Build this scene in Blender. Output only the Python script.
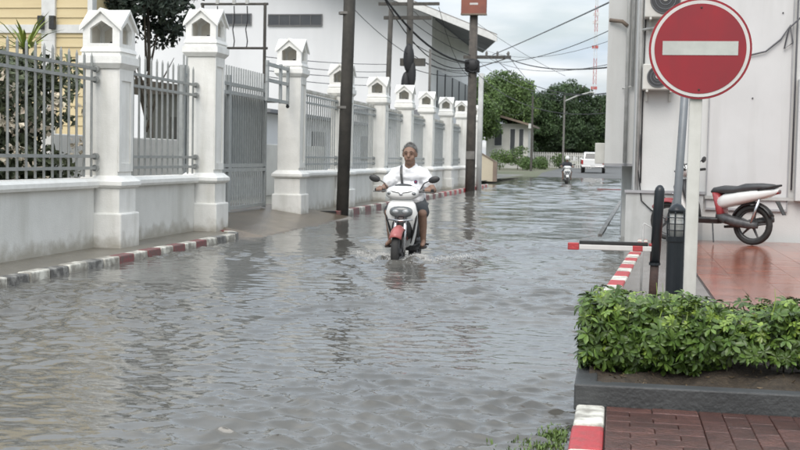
import bpy, math, random
import numpy as np
from mathutils import Vector, Matrix
random.seed(7); RNG = np.random.default_rng(11)
S = bpy.context.scene
for o in list(bpy.data.objects): bpy.data.objects.remove(o)
COL = S.collection
PI = math.pi; R = math.radians

# ------------------------------------------------------------------ camera
cd = bpy.data.cameras.new('camera'); cam = bpy.data.objects.new('camera', cd); COL.objects.link(cam)
rt = Vector((0.98388171, 0.17770268, 0.01996367)); up = Vector((-0.02971983, 0.05241001, 0.99818331)); bk = Vector((0.17633355, -0.98268762, 0.05684654))
cam.matrix_world = Matrix(((rt.x, up.x, bk.x, 0), (rt.y, up.y, bk.y, 0), (rt.z, up.z, bk.z, 1.25), (0, 0, 0, 1)))
cd.sensor_width = 36; cd.lens = 54; cd.clip_start = .05; cd.clip_end = 3000
cd.dof.use_dof = True; cd.dof.focus_distance = 8.5; cd.dof.aperture_fstop = 6.3
S.camera = cam
S.render.resolution_x = 1024; S.render.resolution_y = 576

# ------------------------------------------------------------------ sky
w = bpy.data.worlds.new('World'); S.world = w; w.use_nodes = True
nt = w.node_tree; N = nt.nodes; L = nt.links
bg = N['Background']; bg.inputs['Strength'].default_value = .1
sky = N.new('ShaderNodeTexSky'); sky.sky_type = 'NISHITA'; sky.sun_disc = False
SUN_EL, SUN_AZ = R(48), R(186)
sky.sun_elevation = SUN_EL; sky.sun_rotation = SUN_AZ; sky.air_density = 1.2; sky.dust_density = 3.0
tc = N.new('ShaderNodeTexCoord'); sp = N.new('ShaderNodeSeparateXYZ'); L.new(tc.outputs['Generated'], sp.inputs[0])
ab = N.new('ShaderNodeMath'); ab.operation = 'ABSOLUTE'; L.new(sp.outputs['Z'], ab.inputs[0])
ad = N.new('ShaderNodeMath'); ad.operation = 'ADD'; ad.inputs[1].default_value = .12; L.new(ab.outputs[0], ad.inputs[0])
dx = N.new('ShaderNodeMath'); dx.operation = 'DIVIDE'; L.new(sp.outputs['X'], dx.inputs[0]); L.new(ad.outputs[0], dx.inputs[1])
dy = N.new('ShaderNodeMath'); dy.operation = 'DIVIDE'; L.new(sp.outputs['Y'], dy.inputs[0]); L.new(ad.outputs[0], dy.inputs[1])
cb = N.new('ShaderNodeCombineXYZ'); L.new(dx.outputs[0], cb.inputs[0]); L.new(dy.outputs[0], cb.inputs[1])
nz = N.new('ShaderNodeTexNoise'); nz.inputs['Scale'].default_value = 1.3; nz.inputs['Detail'].default_value = 6; nz.inputs['Roughness'].default_value = .55
L.new(cb.outputs[0], nz.inputs['Vector'])
rp = N.new('ShaderNodeValToRGB'); e = rp.color_ramp.elements
e[0].position = .36; e[0].color = (.5, .5, .5, 1); e[1].position = .62; e[1].color = (1, 1, 1, 1)
L.new(nz.outputs['Fac'], rp.inputs[0])
nz2 = N.new('ShaderNodeTexNoise'); nz2.inputs['Scale'].default_value = .9; nz2.inputs['Detail'].default_value = 5; L.new(cb.outputs[0], nz2.inputs['Vector'])
rp2 = N.new('ShaderNodeValToRGB'); e = rp2.color_ramp.elements
e[0].position = .40; e[0].color = (5.0, 5.75, 6.55, 1); e[1].position = .68; e[1].color = (8.2, 8.25, 8.2, 1)
L.new(nz2.outputs['Fac'], rp2.inputs[0])
mx = N.new('ShaderNodeMixRGB'); L.new(rp.outputs['Color'], mx.inputs['Fac']); L.new(sky.outputs['Color'], mx.inputs['Color1']); L.new(rp2.outputs['Color'], mx.inputs['Color2'])
# an overcast dome is brighter overhead than at the horizon
zr_ = N.new('ShaderNodeMapRange'); zr_.inputs['From Max'].default_value = .8; zr_.inputs['To Min'].default_value = 1.02; zr_.inputs['To Max'].default_value = 2.2; L.new(ab.outputs[0], zr_.inputs[0])
vm = N.new('ShaderNodeVectorMath'); vm.operation = 'SCALE'; L.new(mx.outputs['Color'], vm.inputs[0]); L.new(zr_.outputs[0], vm.inputs['Scale'])
L.new(vm.outputs[0], bg.inputs['Color'])
# ------------------------------------------------------------------ sun behind cloud
sl = bpy.data.lights.new('sun', 'SUN'); sl.energy = 1.5; sl.angle = R(40); sl.color = (1, .97, .92)
so = bpy.data.objects.new('sun', sl); COL.objects.link(so)
sd = Vector((math.sin(SUN_AZ) * math.cos(SUN_EL), math.cos(SUN_AZ) * math.cos(SUN_EL), math.sin(SUN_EL)))
so.rotation_euler = sd.to_track_quat('Z', 'Y').to_euler(); so.location = (0, 0, 30)
S.view_settings.view_transform = 'Standard'; S.view_settings.look = 'None'; S.view_settings.exposure = 0.27; S.view_settings.gamma = 1

# ------------------------------------------------------------------ materials
MATS = {}
def mat(name, col, rough=.6, col2=None, scale=6., bump=0., bscale=40., metal=0., spec=.5, island=0., coat=0., streak=None, trans=0., lo=.35, hi=.65, stretch=None, tide=None):
    m = bpy.data.materials.new(name); m.use_nodes = True; t = m.node_tree; n = t.nodes; b = n['Principled BSDF']; l = t.links
    b.inputs['Roughness'].default_value = rough; b.inputs['Metallic'].default_value = metal
    b.inputs['Specular IOR Level'].default_value = spec; b.inputs['Coat Weight'].default_value = coat
    b.inputs['Transmission Weight'].default_value = trans
    tc = n.new('ShaderNodeTexCoord'); oi = n.new('ShaderNodeObjectInfo'); sc0 = n.new('ShaderNodeMath'); sc0.operation = 'MULTIPLY'; sc0.inputs[1].default_value = 41.; l.new(oi.outputs['Random'], sc0.inputs[0])
    va = n.new('ShaderNodeVectorMath'); va.operation = 'ADD'; l.new(tc.outputs['Object'], va.inputs[0]); l.new(sc0.outputs[0], va.inputs[1]); vec = va.outputs[0]; vec0 = vec
    if stretch:
        mp = n.new('ShaderNodeMapping'); mp.inputs['Scale'].default_value = stretch; l.new(vec, mp.inputs[0]); vec = mp.outputs[0]
    out = None
    if col2 is None: col2 = tuple(c * .86 for c in col)
    ns = n.new('ShaderNodeTexNoise'); ns.inputs['Scale'].default_value = scale; ns.inputs['Detail'].default_value = 5; ns.inputs['Roughness'].default_value = .6
    l.new(vec, ns.inputs['Vector'])
    r = n.new('ShaderNodeValToRGB'); r.color_ramp.elements[0].position = lo; r.color_ramp.elements[1].position = hi
    r.color_ramp.elements[0].color = (*col, 1); r.color_ramp.elements[1].color = (*col2, 1); l.new(ns.outputs['Fac'], r.inputs[0]); out = r.outputs[0]
    if streak:   # grime with a shape of its own: vertical runs
        scol, amt, sc = streak
        mp = n.new('ShaderNodeMapping'); mp.inputs['Scale'].default_value = (sc, sc, sc * .12); l.new(vec0, mp.inputs[0])
        n2 = n.new('ShaderNodeTexNoise'); n2.inputs['Scale'].default_value = 1; n2.inputs['Detail'].default_value = 6; l.new(mp.outputs[0], n2.inputs['Vector'])
        r2 = n.new('ShaderNodeValToRGB'); r2.color_ramp.elements[0].position = .5; r2.color_ramp.elements[1].position = .72
        r2.color_ramp.elements[0].color = (0, 0, 0, 1); r2.color_ramp.elements[1].color = (amt, amt, amt, 1); l.new(n2.outputs['Fac'], r2.inputs[0])
        mm = n.new('ShaderNodeMixRGB'); l.new(r2.outputs[0], mm.inputs[0]); l.new(out, mm.inputs[1]); mm.inputs[2].default_value = (*scol, 1); out = mm.outputs[0]
    if tide:     # silt left by earlier floods: an uneven brown band up to height tide[1]
        z0_, z1_, tcol = tide; sx = n.new('ShaderNodeSeparateXYZ'); l.new(tc.outputs['Object'], sx.inputs[0])
        n3 = n.new('ShaderNodeTexNoise'); n3.inputs['Scale'].default_value = 5; n3.inputs['Detail'].default_value = 6; l.new(vec0, n3.inputs['Vector'])
        m1 = n.new('ShaderNodeMath'); m1.operation = 'MULTIPLY_ADD'; m1.inputs[1].default_value = -.35; l.new(n3.outputs['Fac'], m1.inputs[0]); l.new(sx.outputs['Z'], m1.inputs[2])
        m2 = n.new('ShaderNodeMapRange'); m2.inputs['From Min'].default_value = z0_ - .17; m2.inputs['From Max'].default_value = z1_ - .17; m2.inputs['To Min'].default_value = .75; m2.inputs['To Max'].default_value = 0; l.new(m1.outputs[0], m2.inputs[0])
        m3 = n.new('ShaderNodeMixRGB'); l.new(m2.outputs[0], m3.inputs[0]); l.new(out, m3.inputs[1]); m3.inputs[2].default_value = (*tcol, 1); out = m3.outputs[0]
    if island:
        g = n.new('ShaderNodeNewGeometry'); ob = n.new('ShaderNodeObjectInfo'); a = n.new('ShaderNodeMath'); a.operation = 'ADD'
        l.new(g.outputs['Random Per Island'], a.inputs[0]); l.new(ob.outputs['Random'], a.inputs[1])
        fr = n.new('ShaderNodeMath'); fr.operation = 'FRACT'; l.new(a.outputs[0], fr.inputs[0])
        mr = n.new('ShaderNodeMapRange'); mr.inputs['To Min'].default_value = 1 - island; mr.inputs['To Max'].default_value = 1 + island; l.new(fr.outputs[0], mr.inputs[0])
        hv = n.new('ShaderNodeHueSaturation'); l.new(out, hv.inputs['Color']); l.new(mr.outputs[0], hv.inputs['Value']); out = hv.outputs[0]
    l.new(out, b.inputs['Base Color'])
    if bump:
        nb = n.new('ShaderNodeTexNoise'); nb.inputs['Scale'].default_value = bscale; nb.inputs['Detail'].default_value = 4; l.new(tc.outputs['Object'], nb.inputs['Vector'])
        bp = n.new('ShaderNodeBump'); bp.inputs['Strength'].default_value = bump; bp.inputs['Distance'].default_value = .02; l.new(nb.outputs['Fac'], bp.inputs['Height']); l.new(bp.outputs[0], b.inputs['Normal'])
    MATS[name] = m; return m
mat('wall_white', (.69, .685, .65), .7, (.62, .615, .58), 2.5, .2, 60, streak=((.40, .39, .34), .45, 3.0), tide=(.0, .16, (.30, .27, .21)))
mat('pillar_white', (.80, .79, .75), .65, (.72, .71, .67), 4, .15, 50, streak=((.44, .43, .37), .42, 5.0), tide=(.0, .14, (.32, .29, .23)))
mat('cap_white', (.84, .835, .80), .6, (.76, .75, .71), 9, .15, 50)
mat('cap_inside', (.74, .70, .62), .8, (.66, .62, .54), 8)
mat('steel_grey', (.26, .27, .26), .45, (.33, .335, .32), 12, metal=.2)
mat('gate_grey', (.37, .385, .38), .5, (.30, .315, .31), 7, metal=.2)
mat('gate_sheet', (.33, .35, .35), .55, (.33, .35, .35), 3)
mat('concrete_wet', (.185, .165, .13), .32, (.12, .105, .082), 3.5, .4, 30, lo=.3, hi=.7)
mat('concrete_drive', (.165, .13, .09), .25, (.095, .075, .055), 2.2, .35, 30)
mat('concrete_grey', (.22, .205, .19), .22, (.14, .125, .11), 2.2, .25, 25, lo=.3, hi=.7)
mat('yard', (.25, .24, .21), .8, (.18, .18, .15), 1.5)
mat('kerb_white', (.68, .66, .58), .6, (.30, .28, .24), 9, .3, 60, lo=.42, hi=.62, tide=(.0, .08, (.17, .15, .12)))
mat('kerb_red', (.42, .045, .05), .5, (.26, .06, .055), 14, .3, 60, lo=.45, hi=.75)
mat('kerb_maroon', (.24, .065, .065), .6, (.13, .09, .08), 13, .3, 60)
mat('kerb_black', (.10, .095, .088), .5, (.33, .32, .29), 9, .4, 60, lo=.45, hi=.65)
mat('brick', (.105, .047, .037), .2, (.065, .031, .026), 9, .35, 60, island=.28)
mat('joint', (.06, .045, .04), .6)
mat('red_tile', (.33, .092, .046), .09, (.19, .055, .032), 1.1, .10, 30, island=.06, spec=.45)
mat('planter', (.056, .058, .058), .55, (.036, .037, .037), 5, .3, 50)
mat('soil', (.034, .026, .018), .9, (.062, .046, .03), 25, .9, 60)
mat('litter', (.12, .085, .045), .7, (.08, .055, .03), 8, island=.4)
mat('leaf', (.088, .140, .026), .38, (.045, .085, .017), 9, island=.5, spec=.4)
mat('leaf_young', (.19, .26, .04), .35, (.14, .22, .03), 7, island=.3)
mat('grass', (.12, .18, .035), .6, (.08, .13, .03), 7, island=.4)
mat('far_leaf', (.058, .100, .034), .6, (.026, .050, .02), .35, island=.5)
mat('far_leaf_light', (.125, .190, .055), .6, (.075, .13, .04), .5, island=.5)
mat('dark_leaf', (.030, .046, .030), .6, (.018, .03, .02), .8, island=.5)
mat('shrub_leaf', (.12, .14, .075), .6, (.07, .085, .046), 1.5, island=.5)
mat('flower', (.62, .57, .44), .6, (.55, .46, .36), 3, island=.25)
mat('palm', (.24, .28, .04), .5, (.16, .22, .04), 5, island=.3)
mat('bark', (.10, .085, .065), .9, (.06, .05, .04), 8, .5, 20)
mat('sign_red', (.29, .014, .022), .35, (.23, .016, .024), 3, streak=((.17, .022, .027), .35, 14.))
mat('sign_white', (.60, .585, .56), .45, (.52, .5, .48), 5)
mat('sign_bar', (.50, .51, .475), .5, (.43, .44, .41), 9)
mat('sign_back', (.35, .35, .35), .5)
mat('post_white', (.62, .61, .57), .5, (.52, .51, .47), 6, streak=((.28, .26, .22), .4, 9.))
mat('pole_grey', (.22, .235, .245), .45, (.17, .18, .19), 6, metal=.3)
mat('black_metal', (.014, .018, .022), .35, (.02, .024, .028), 8, metal=.2)
mat('black_rubber', (.018, .018, .018), .75, (.03, .029, .027), 20)
mat('black_plastic', (.02, .02, .021), .45, (.03, .03, .03), 15)
mat('rust', (.075, .04, .03), .8, (.035, .024, .02), 12, .3)
mat('lamp_glass', (.45, .45, .42), .2, (.4, .4, .38), 5)
mat('bld_white', (.60, .60, .585), .75, (.545, .545, .53), 1.2, .1, 40, streak=((.38, .37, .34), .45, 2.6))
mat('bld_panel', (.61, .605, .60), .6, (.55, .545, .54), .8, streak=((.42, .41, .39), .4, 4.))
mat('bld_plinth', (.54, .55, .54), .75, (.44, .45, .44), 2.5, streak=((.25, .25, .23), .5, 4))
mat('bld_edge', (.36, .36, .37), .7)
mat('bld_dark', (.16, .16, .16), .8)
mat('ac_body', (.58, .57, .53), .5, (.5, .49, .45), 5)
mat('ac_dark', (.04, .04, .042), .5)
mat('pipe', (.50, .50, .485), .5, (.38, .38, .36), 7)
mat('yellow_siding', (.60, .50, .30), .75, (.56, .455, .265), 3, stretch=(.3, 1, 4), streak=((.45, .36, .21), .2, 2))
mat('trim_white', (.66, .66, .64), .6)
mat('hall_wall', (.72, .725, .73), .8, (.67, .675, .685), .25, streak=((.5, .5, .5), .3, .7))
mat('hall_dark', (.045, .05, .058), .3, (.07, .075, .08), .6)
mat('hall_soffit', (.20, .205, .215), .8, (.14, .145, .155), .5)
mat('roof_grey', (.22, .20, .185), .8, (.15, .14, .13), 1.)
mat('shed_wall', (.33, .34, .34), .8, (.27, .28, .28), .6)
mat('roof_brown', (.22, .17, .13), .8, (.14, .11, .09), 1.)
mat('house_white', (.58, .57, .53), .8, (.5, .49, .46), 1)
mat('beige', (.50, .44, .33), .8, (.42, .37, .28), 1)
mat('pole_dark', (.085, .078, .068), .85, (.055, .052, .047), 4, .3, 15, streak=((.15, .14, .12), .4, 5))
mat('pole_brown', (.115, .10, .085), .85, (.07, .062, .055), 4, .3, 15)
mat('pole_concrete', (.20, .19, .175), .85, (.13, .125, .115), 4, .3, 15)
mat('pole_pale', (.55, .55, .53), .7, (.45, .45, .43), 3)
mat('wire', (.02, .02, .022), .6)
mat('wire_grey', (.10, .10, .11), .6)
mat('sign_brown', (.25, .085, .055), .6, (.2, .07, .05), 3)
mat('mast_red', (.45, .10, .09), .6); mat('mast_white', (.65, .65, .65), .6)
mat('asphalt', (.12, .12, .115), .7, (.085, .085, .08), .8, .3, 30)
mat('ground', (.15, .14, .10), .9, (.10, .12, .06), .15)
mat('scooter_white', (.72, .72, .70), .25, (.66, .66, .64), 5, coat=.5)
mat('scooter_red', (.34, .045, .05), .3, (.28, .04, .045), 5, coat=.4)
mat('scooter_pink', (.42, .12, .11), .35, (.33, .09, .085), 6, coat=.3)
mat('seat_black', (.045, .047, .05), .5, (.06, .062, .065), 12)
mat('chrome', (.55, .55, .56), .2, metal=.9)
mat('lens', (.10, .11, .115), .08, (.15, .16, .16), 9, spec=.8)
mat('lens_clear', (.34, .36, .37), .08, spec=.8)
mat('lens_amber', (.5, .16, .02), .15)
mat('lens_red', (.35, .015, .015), .15)
mat('engine', (.06, .06, .062), .45, (.10, .10, .10), 14, metal=.4)
mat('skin', (.25, .152, .108), .6, (.205, .122, .086), 9)
mat('hair_grey', (.24, .235, .225), .8, (.09, .088, .085), 30, .6, 90)
mat('shirt_white', (.74, .745, .755), .8, (.68, .685, .70), 5, .35, 9)
mat('shirt_dark', (.03, .032, .04), .8, bump=.3, bscale=9)
mat('shorts', (.04, .045, .05), .8, (.06, .065, .07), 8, bump=.3, bscale=12)
mat('eye_dark', (.03, .02, .015), .8); mat('lip', (.16, .06, .05), .5)
mat('brow', (.075, .06, .05), .9); mat('emblem', (.05, .04, .12), .6); mat('emblem_red', (.35, .05, .06), .6)
mat('sandal', (.05, .04, .035), .7)
mat('car_white', (.70, .70, .69), .25, (.66, .66, .65), 2, coat=.5); mat('car_glass', (.03, .035, .04), .08); mat('spray', (.78, .77, .74), .15)
mat('plate', (.6, .6, .58), .5)

# water: turbid flood water, sky reflected on real ripples
m = bpy.data.materials.new('flood_water'); m.use_nodes = True; t = m.node_tree; n = t.nodes; b = n['Principled BSDF']; l = t.links
b.inputs['Roughness'].default_value = .035; b.inputs['IOR'].default_value = 1.48
tc = n.new('ShaderNodeTexCoord'); ns = n.new('ShaderNodeTexNoise'); ns.inputs['Scale'].default_value = .5; ns.inputs['Detail'].default_value = 4; l.new(tc.outputs['Object'], ns.inputs['Vector'])
r = n.new('ShaderNodeValToRGB'); r.color_ramp.elements[0].position = .35; r.color_ramp.elements[1].position = .65
r.color_ramp.elements[0].color = (.094, .091, .082, 1); r.color_ramp.elements[1].color = (.124, .120, .108, 1); l.new(ns.outputs['Fac'], r.inputs[0]); l.new(r.outputs[0], b.inputs['Base Color'])
mp = n.new('ShaderNodeMapping'); mp.inputs['Scale'].default_value = (7, 13, 1); l.new(tc.outputs['Object'], mp.inputs[0])
n1 = n.new('ShaderNodeTexNoise'); n1.inputs['Scale'].default_value = 1; n1.inputs['Detail'].default_value = 3; l.new(mp.outputs[0], n1.inputs['Vector'])
bp = n.new('ShaderNodeBump'); bp.inputs['Strength'].default_value = .22; bp.inputs['Distance'].default_value = .02; l.new(n1.outputs['Fac'], bp.inputs['Height']); l.new(bp.outputs[0], b.inputs['Normal'])
MATS['water'] = m

# ------------------------------------------------------------------ mesh helpers
class MB:
    def __init__(s): s.v = []; s.f = []
    def add(s, vs, fs):
        k = len(s.v); s.v += [tuple(p) for p in vs]; s.f += [tuple(i + k for i in f) for f in fs]; return s
    def box(s, x0, x1, y0, y1, z0, z1):
        return s.add([(x0, y0, z0), (x1, y0, z0), (x1, y1, z0), (x0, y1, z0), (x0, y0, z1), (x1, y0, z1), (x1, y1, z1), (x0, y1, z1)],
                     [(3, 2, 1, 0), (4, 5, 6, 7), (0, 1, 5, 4), (1, 2, 6, 5), (2, 3, 7, 6), (3, 0, 4, 7)])
    def prism(s, poly, axis, a, b):     # poly: 2d points in the two remaining axes (cyclic order), extruded on axis a..b
        def P(p, q): return {'x': (q, p[0], p[1]), 'y': (p[0], q, p[1]), 'z': (p[0], p[1], q)}[axis]
        n = len(poly)
        return s.add([P(p, a) for p in poly] + [P(p, b) for p in poly], [tuple(range(n))[::-1], tuple(range(n, 2 * n))] + [(i, (i + 1) % n, n + (i + 1) % n, n + i) for i in range(n)])
    def loft(s, rings, cap=True):
        n = len(rings[0]); vs = [p for r in rings for p in r]; fs = []
        for i in range(len(rings) - 1):
            for j in range(n): fs.append((i * n + j, i * n + (j + 1) % n, (i + 1) * n + (j + 1) % n, (i + 1) * n + j))
        if cap: fs += [tuple(range(n))[::-1], tuple(range((len(rings) - 1) * n, len(rings) * n))]
        return s.add(vs, fs)
    def tube(s, pts, r, n=8, cap=True):
        pts = [Vector(p) for p in pts]; rings = []; prev = None
        for i, p in enumerate(pts):
            d = (pts[min(i + 1, len(pts) - 1)] - pts[max(i - 1, 0)])
            d = d.normalized() if d.length > 1e-9 else Vector((0, 0, 1))
            if prev is None:
                a = Vector((0, 0, 1)) if abs(d.z) < .9 else Vector((1, 0, 0)); u = d.cross(a).normalized()
            else:
                u = (prev - d * prev.dot(d)); u = u.normalized() if u.length > 1e-6 else d.orthogonal().normalized()
            prev = u; v = d.cross(u); rr = r[i] if isinstance(r, (list, tuple)) else r
            rings.append([tuple(p + (u * math.cos(2 * PI * k / n) + v * math.sin(2 * PI * k / n)) * rr) for k in range(n)])
        return s.loft(rings, cap)
    def cap(s, p0, p1, r0, r1, n=12):   # tapered capsule
        p0 = Vector(p0); p1 = Vector(p1); d = (p1 - p0); ln = d.length; d = d / ln if ln > 1e-6 else Vector((0, 0, 1))
        pts = []; rs = []
        for a in (85, 60, 30, 0): pts.append(p0 - d * r0 * math.sin(R(a))); rs.append(max(r0 * math.cos(R(a)), 1e-4))
        for a in (0, 30, 60, 85): pts.append(p1 + d * r1 * math.sin(R(a))); rs.append(max(r1 * math.cos(R(a)), 1e-4))
        return s.tube(pts, rs, n)
    def ell(s, c, rad, n=16, m=10, rot=None):
        rings = []
        for i in range(m + 1):
            a = -PI / 2 + PI * i / m; a = max(min(a, PI / 2 - .02), -PI / 2 + .02)
            rg = []
            for k in range(n):
                q = Vector((rad[0] * math.cos(a) * math.cos(2 * PI * k / n), rad[1] * math.cos(a) * math.sin(2 * PI * k / n), rad[2] * math.sin(a)))
                if rot: q = rot @ q
                rg.append((c[0] + q.x, c[1] + q.y, c[2] + q.z))
            rings.append(rg)
        return s.loft(rings)
    def disc(s, c, r, axis='y', th=.01, n=32):
        d = {'x': (1, 0, 0), 'y': (0, 1, 0), 'z': (0, 0, 1)}[axis]; c = Vector(c); d = Vector(d)
        return s.tube([c - d * th / 2, c + d * th / 2], r, n)
    def build(s, name, m, parent=None, loc=None, bevel=0., smooth=False, rotz=None, seg=2):
        me = bpy.data.meshes.new(name); me.from_pydata(s.v, [], s.f); me.update()
        return mesh_obj(name, me, m, parent, loc, bevel, smooth, rotz, seg)
def mesh_obj(name, me, m, parent=None, loc=None, bevel=0., smooth=False, rotz=None, seg=2):
    if m is not None and not me.materials: me.materials.append(MATS[m] if isinstance(m, str) else m)
    o = bpy.data.objects.new(name, me); COL.objects.link(o)
    if parent is not None: o.parent = parent
    if loc is not None: o.location = loc
    if rotz is not None: o.rotation_euler = (0, 0, rotz)
    if smooth: me.polygons.foreach_set('use_smooth', [True] * len(me.polygons))
    if bevel:
        bm = o.modifiers.new('b', 'BEVEL'); bm.width = bevel; bm.segments = seg; bm.limit_method = 'ANGLE'; bm.angle_limit = R(40)
    return o
def inst(name, me, parent=None, loc=(0, 0, 0), rot=(0, 0, 0), scale=None):
    o = bpy.data.objects.new(name, me); COL.objects.link(o); o.parent = parent; o.location = loc; o.rotation_euler = rot
    if scale is not None: o.scale = scale
    return o
def meshdata(mb, name, m):
    me = bpy.data.meshes.new(name); me.from_pydata(mb.v, [], mb.f); me.update(); me.materials.append(MATS[m]); return me
def tag(o, label, cat, group=None):
    o['label'] = label; o['category'] = cat
    if group: o['group'] = group
    return o
def thing(name, label, cat, loc=(0, 0, 0), rotz=0, group=None):
    o = bpy.data.objects.new(name, None); COL.objects.link(o); o.location = loc; o.rotation_euler = (0, 0, rotz); o.empty_display_size = .2
    return tag(o, label, cat, group)
def struct(o): o['kind'] = 'structure'; return o
def stuff(o): o['kind'] = 'stuff'; return o
def sempty(name, loc=(0, 0, 0)):
    o = bpy.data.objects.new(name, None); COL.objects.link(o); o.location = loc; o['kind'] = 'structure'; return o
def sec_y(y, cx, cz, a, b, n=18, e=2.6):   # superellipse ring in the xz plane
    return [(cx + a * math.copysign(abs(math.cos(q)) ** (2 / e), math.cos(q)), y, cz + b * math.copysign(abs(math.sin(q)) ** (2 / e), math.sin(q))) for q in [2 * PI * k / n for k in range(n)]]
def sec_z(z, cx, cy, a, b, n=18, e=2.6):
    return [(cx + a * math.copysign(abs(math.cos(q)) ** (2 / e), math.cos(q)), cy + b * math.copysign(abs(math.sin(q)) ** (2 / e), math.sin(q)), z) for q in [2 * PI * k / n for k in range(n)]]
def poly_sheet(name, pts, z, m):
    return MB().add([(x, y, z) for x, y in pts], [tuple(range(len(pts)))]).build(name, m)
def leaf_cards(name, centers, size, m, parent=None, aspect=.5, seed=1, up=.3):
    g = np.random.default_rng(seed); n = len(centers); c = np.asarray(centers)
    d = g.normal(size=(n, 3)); d /= np.linalg.norm(d, axis=1)[:, None]
    nn = g.normal(size=(n, 3)); nn[:, 2] += up; s_ = np.cross(d, nn); s_ /= (np.linalg.norm(s_, axis=1)[:, None] + 1e-9)
    ln = size * g.uniform(.6, 1.35, n)[:, None]; wd = ln * aspect * .5
    fold = np.cross(d, s_) * wd * .5
    v = np.stack([c - d * ln * .5, c + s_ * wd + fold, c + d * ln * .5, c - s_ * wd + fold], 1).reshape(-1, 3)
    f = np.arange(4 * n).reshape(n, 4)
    me = bpy.data.meshes.new(name); me.from_pydata(v.tolist(), [], f.tolist()); me.update()
    return mesh_obj(name, me, m, parent)
def clump_points(clumps, per, seed=1):     # clumps: (x,y,z,r)
    g = np.random.default_rng(seed); out = []
    for (x, y, z, r) in clumps:
        k = int(per * (r ** 2)) + 3
        d = g.normal(size=(k, 3)); d /= np.linalg.norm(d, axis=1)[:, None]; rr = r * g.uniform(.35, 1., k) ** .5
        out.append(np.array([x, y, z]) + d * rr[:, None] * np.array([1, 1, .75]))
    return np.concatenate(out)
def crown_clumps(cx, cy, cz, rx, ry, rz, n, r0, r1, seed):
    g = random.Random(seed); cl = []
    for i in range(n):
        a = g.uniform(0, 2 * PI); u = g.uniform(-.8, 1); q = math.sqrt(max(0, 1 - u * u)) ; k = g.uniform(.55, 1.02)
        cl.append((cx + rx * q * math.cos(a) * k, cy + ry * q * math.sin(a) * k, cz + rz * u * k, g.uniform(r0, r1)))
    return cl
def tree(label, x, y, z0, h, cz, rx, rz, leafm, leaf, per, n, seed, cr=(.5, 1.1), trunk_r=.2, name='tree', group=None):
    t = thing(name, label, 'tree', (x, y, z0), 0, group); g = random.Random(seed)
    mb = MB(); mb.tube([(0, 0, -.2), (.1, .05, h * .25), (-.05, .1, cz - z0)], [trunk_r, trunk_r * .8, trunk_r * .5], 8)
    for i in range(6):
        a = g.uniform(0, 2 * PI); zz = h * .3 + i * h * .05
        mb.tube([(0, 0, zz), (math.cos(a) * rx * .4, math.sin(a) * rx * .4, zz + rz * .6), (math.cos(a) * rx * .75, math.sin(a) * rx * .75, zz + rz * .9)], [trunk_r * .5, trunk_r * .3, trunk_r * .1], 6)
    mb.build('trunk', 'bark', t, smooth=True)
    pts = clump_points(crown_clumps(0, 0, cz - z0, rx, rx, rz, n, cr[0], cr[1], seed), per, seed)
    stuff(leaf_cards('crown', pts, leaf, leafm, t, .55, seed)); return t

# ------------------------------------------------------------------ ground, road, pavements
mb = MB(); ys = [-30, 0, 82, 92, 140, 260, 900]; zs = [-.3, -.3, -.3, .22, .5, .7, .7]
for i in range(len(ys)):
    mb.v += [(-700, ys[i], zs[i]), (700, ys[i], zs[i])]
mb.f = [(2 * i, 2 * i + 1, 2 * i + 3, 2 * i + 2) for i in range(len(ys) - 1)]
struct(mb.build('ground', 'ground'))
mb = MB(); ys = [-20, 82, 92, 140, 260]; zs = [-.2, -.2, .235, .52, .712]
for y, z in zip(ys, zs): mb.v += [(-5.6, y, z), (1.2, y, z)]
mb.f = [(2 * i, 2 * i + 1, 2 * i + 3, 2 * i + 2) for i in range(len(ys) - 1)]
struct(mb.build('road', 'asphalt'))

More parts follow.
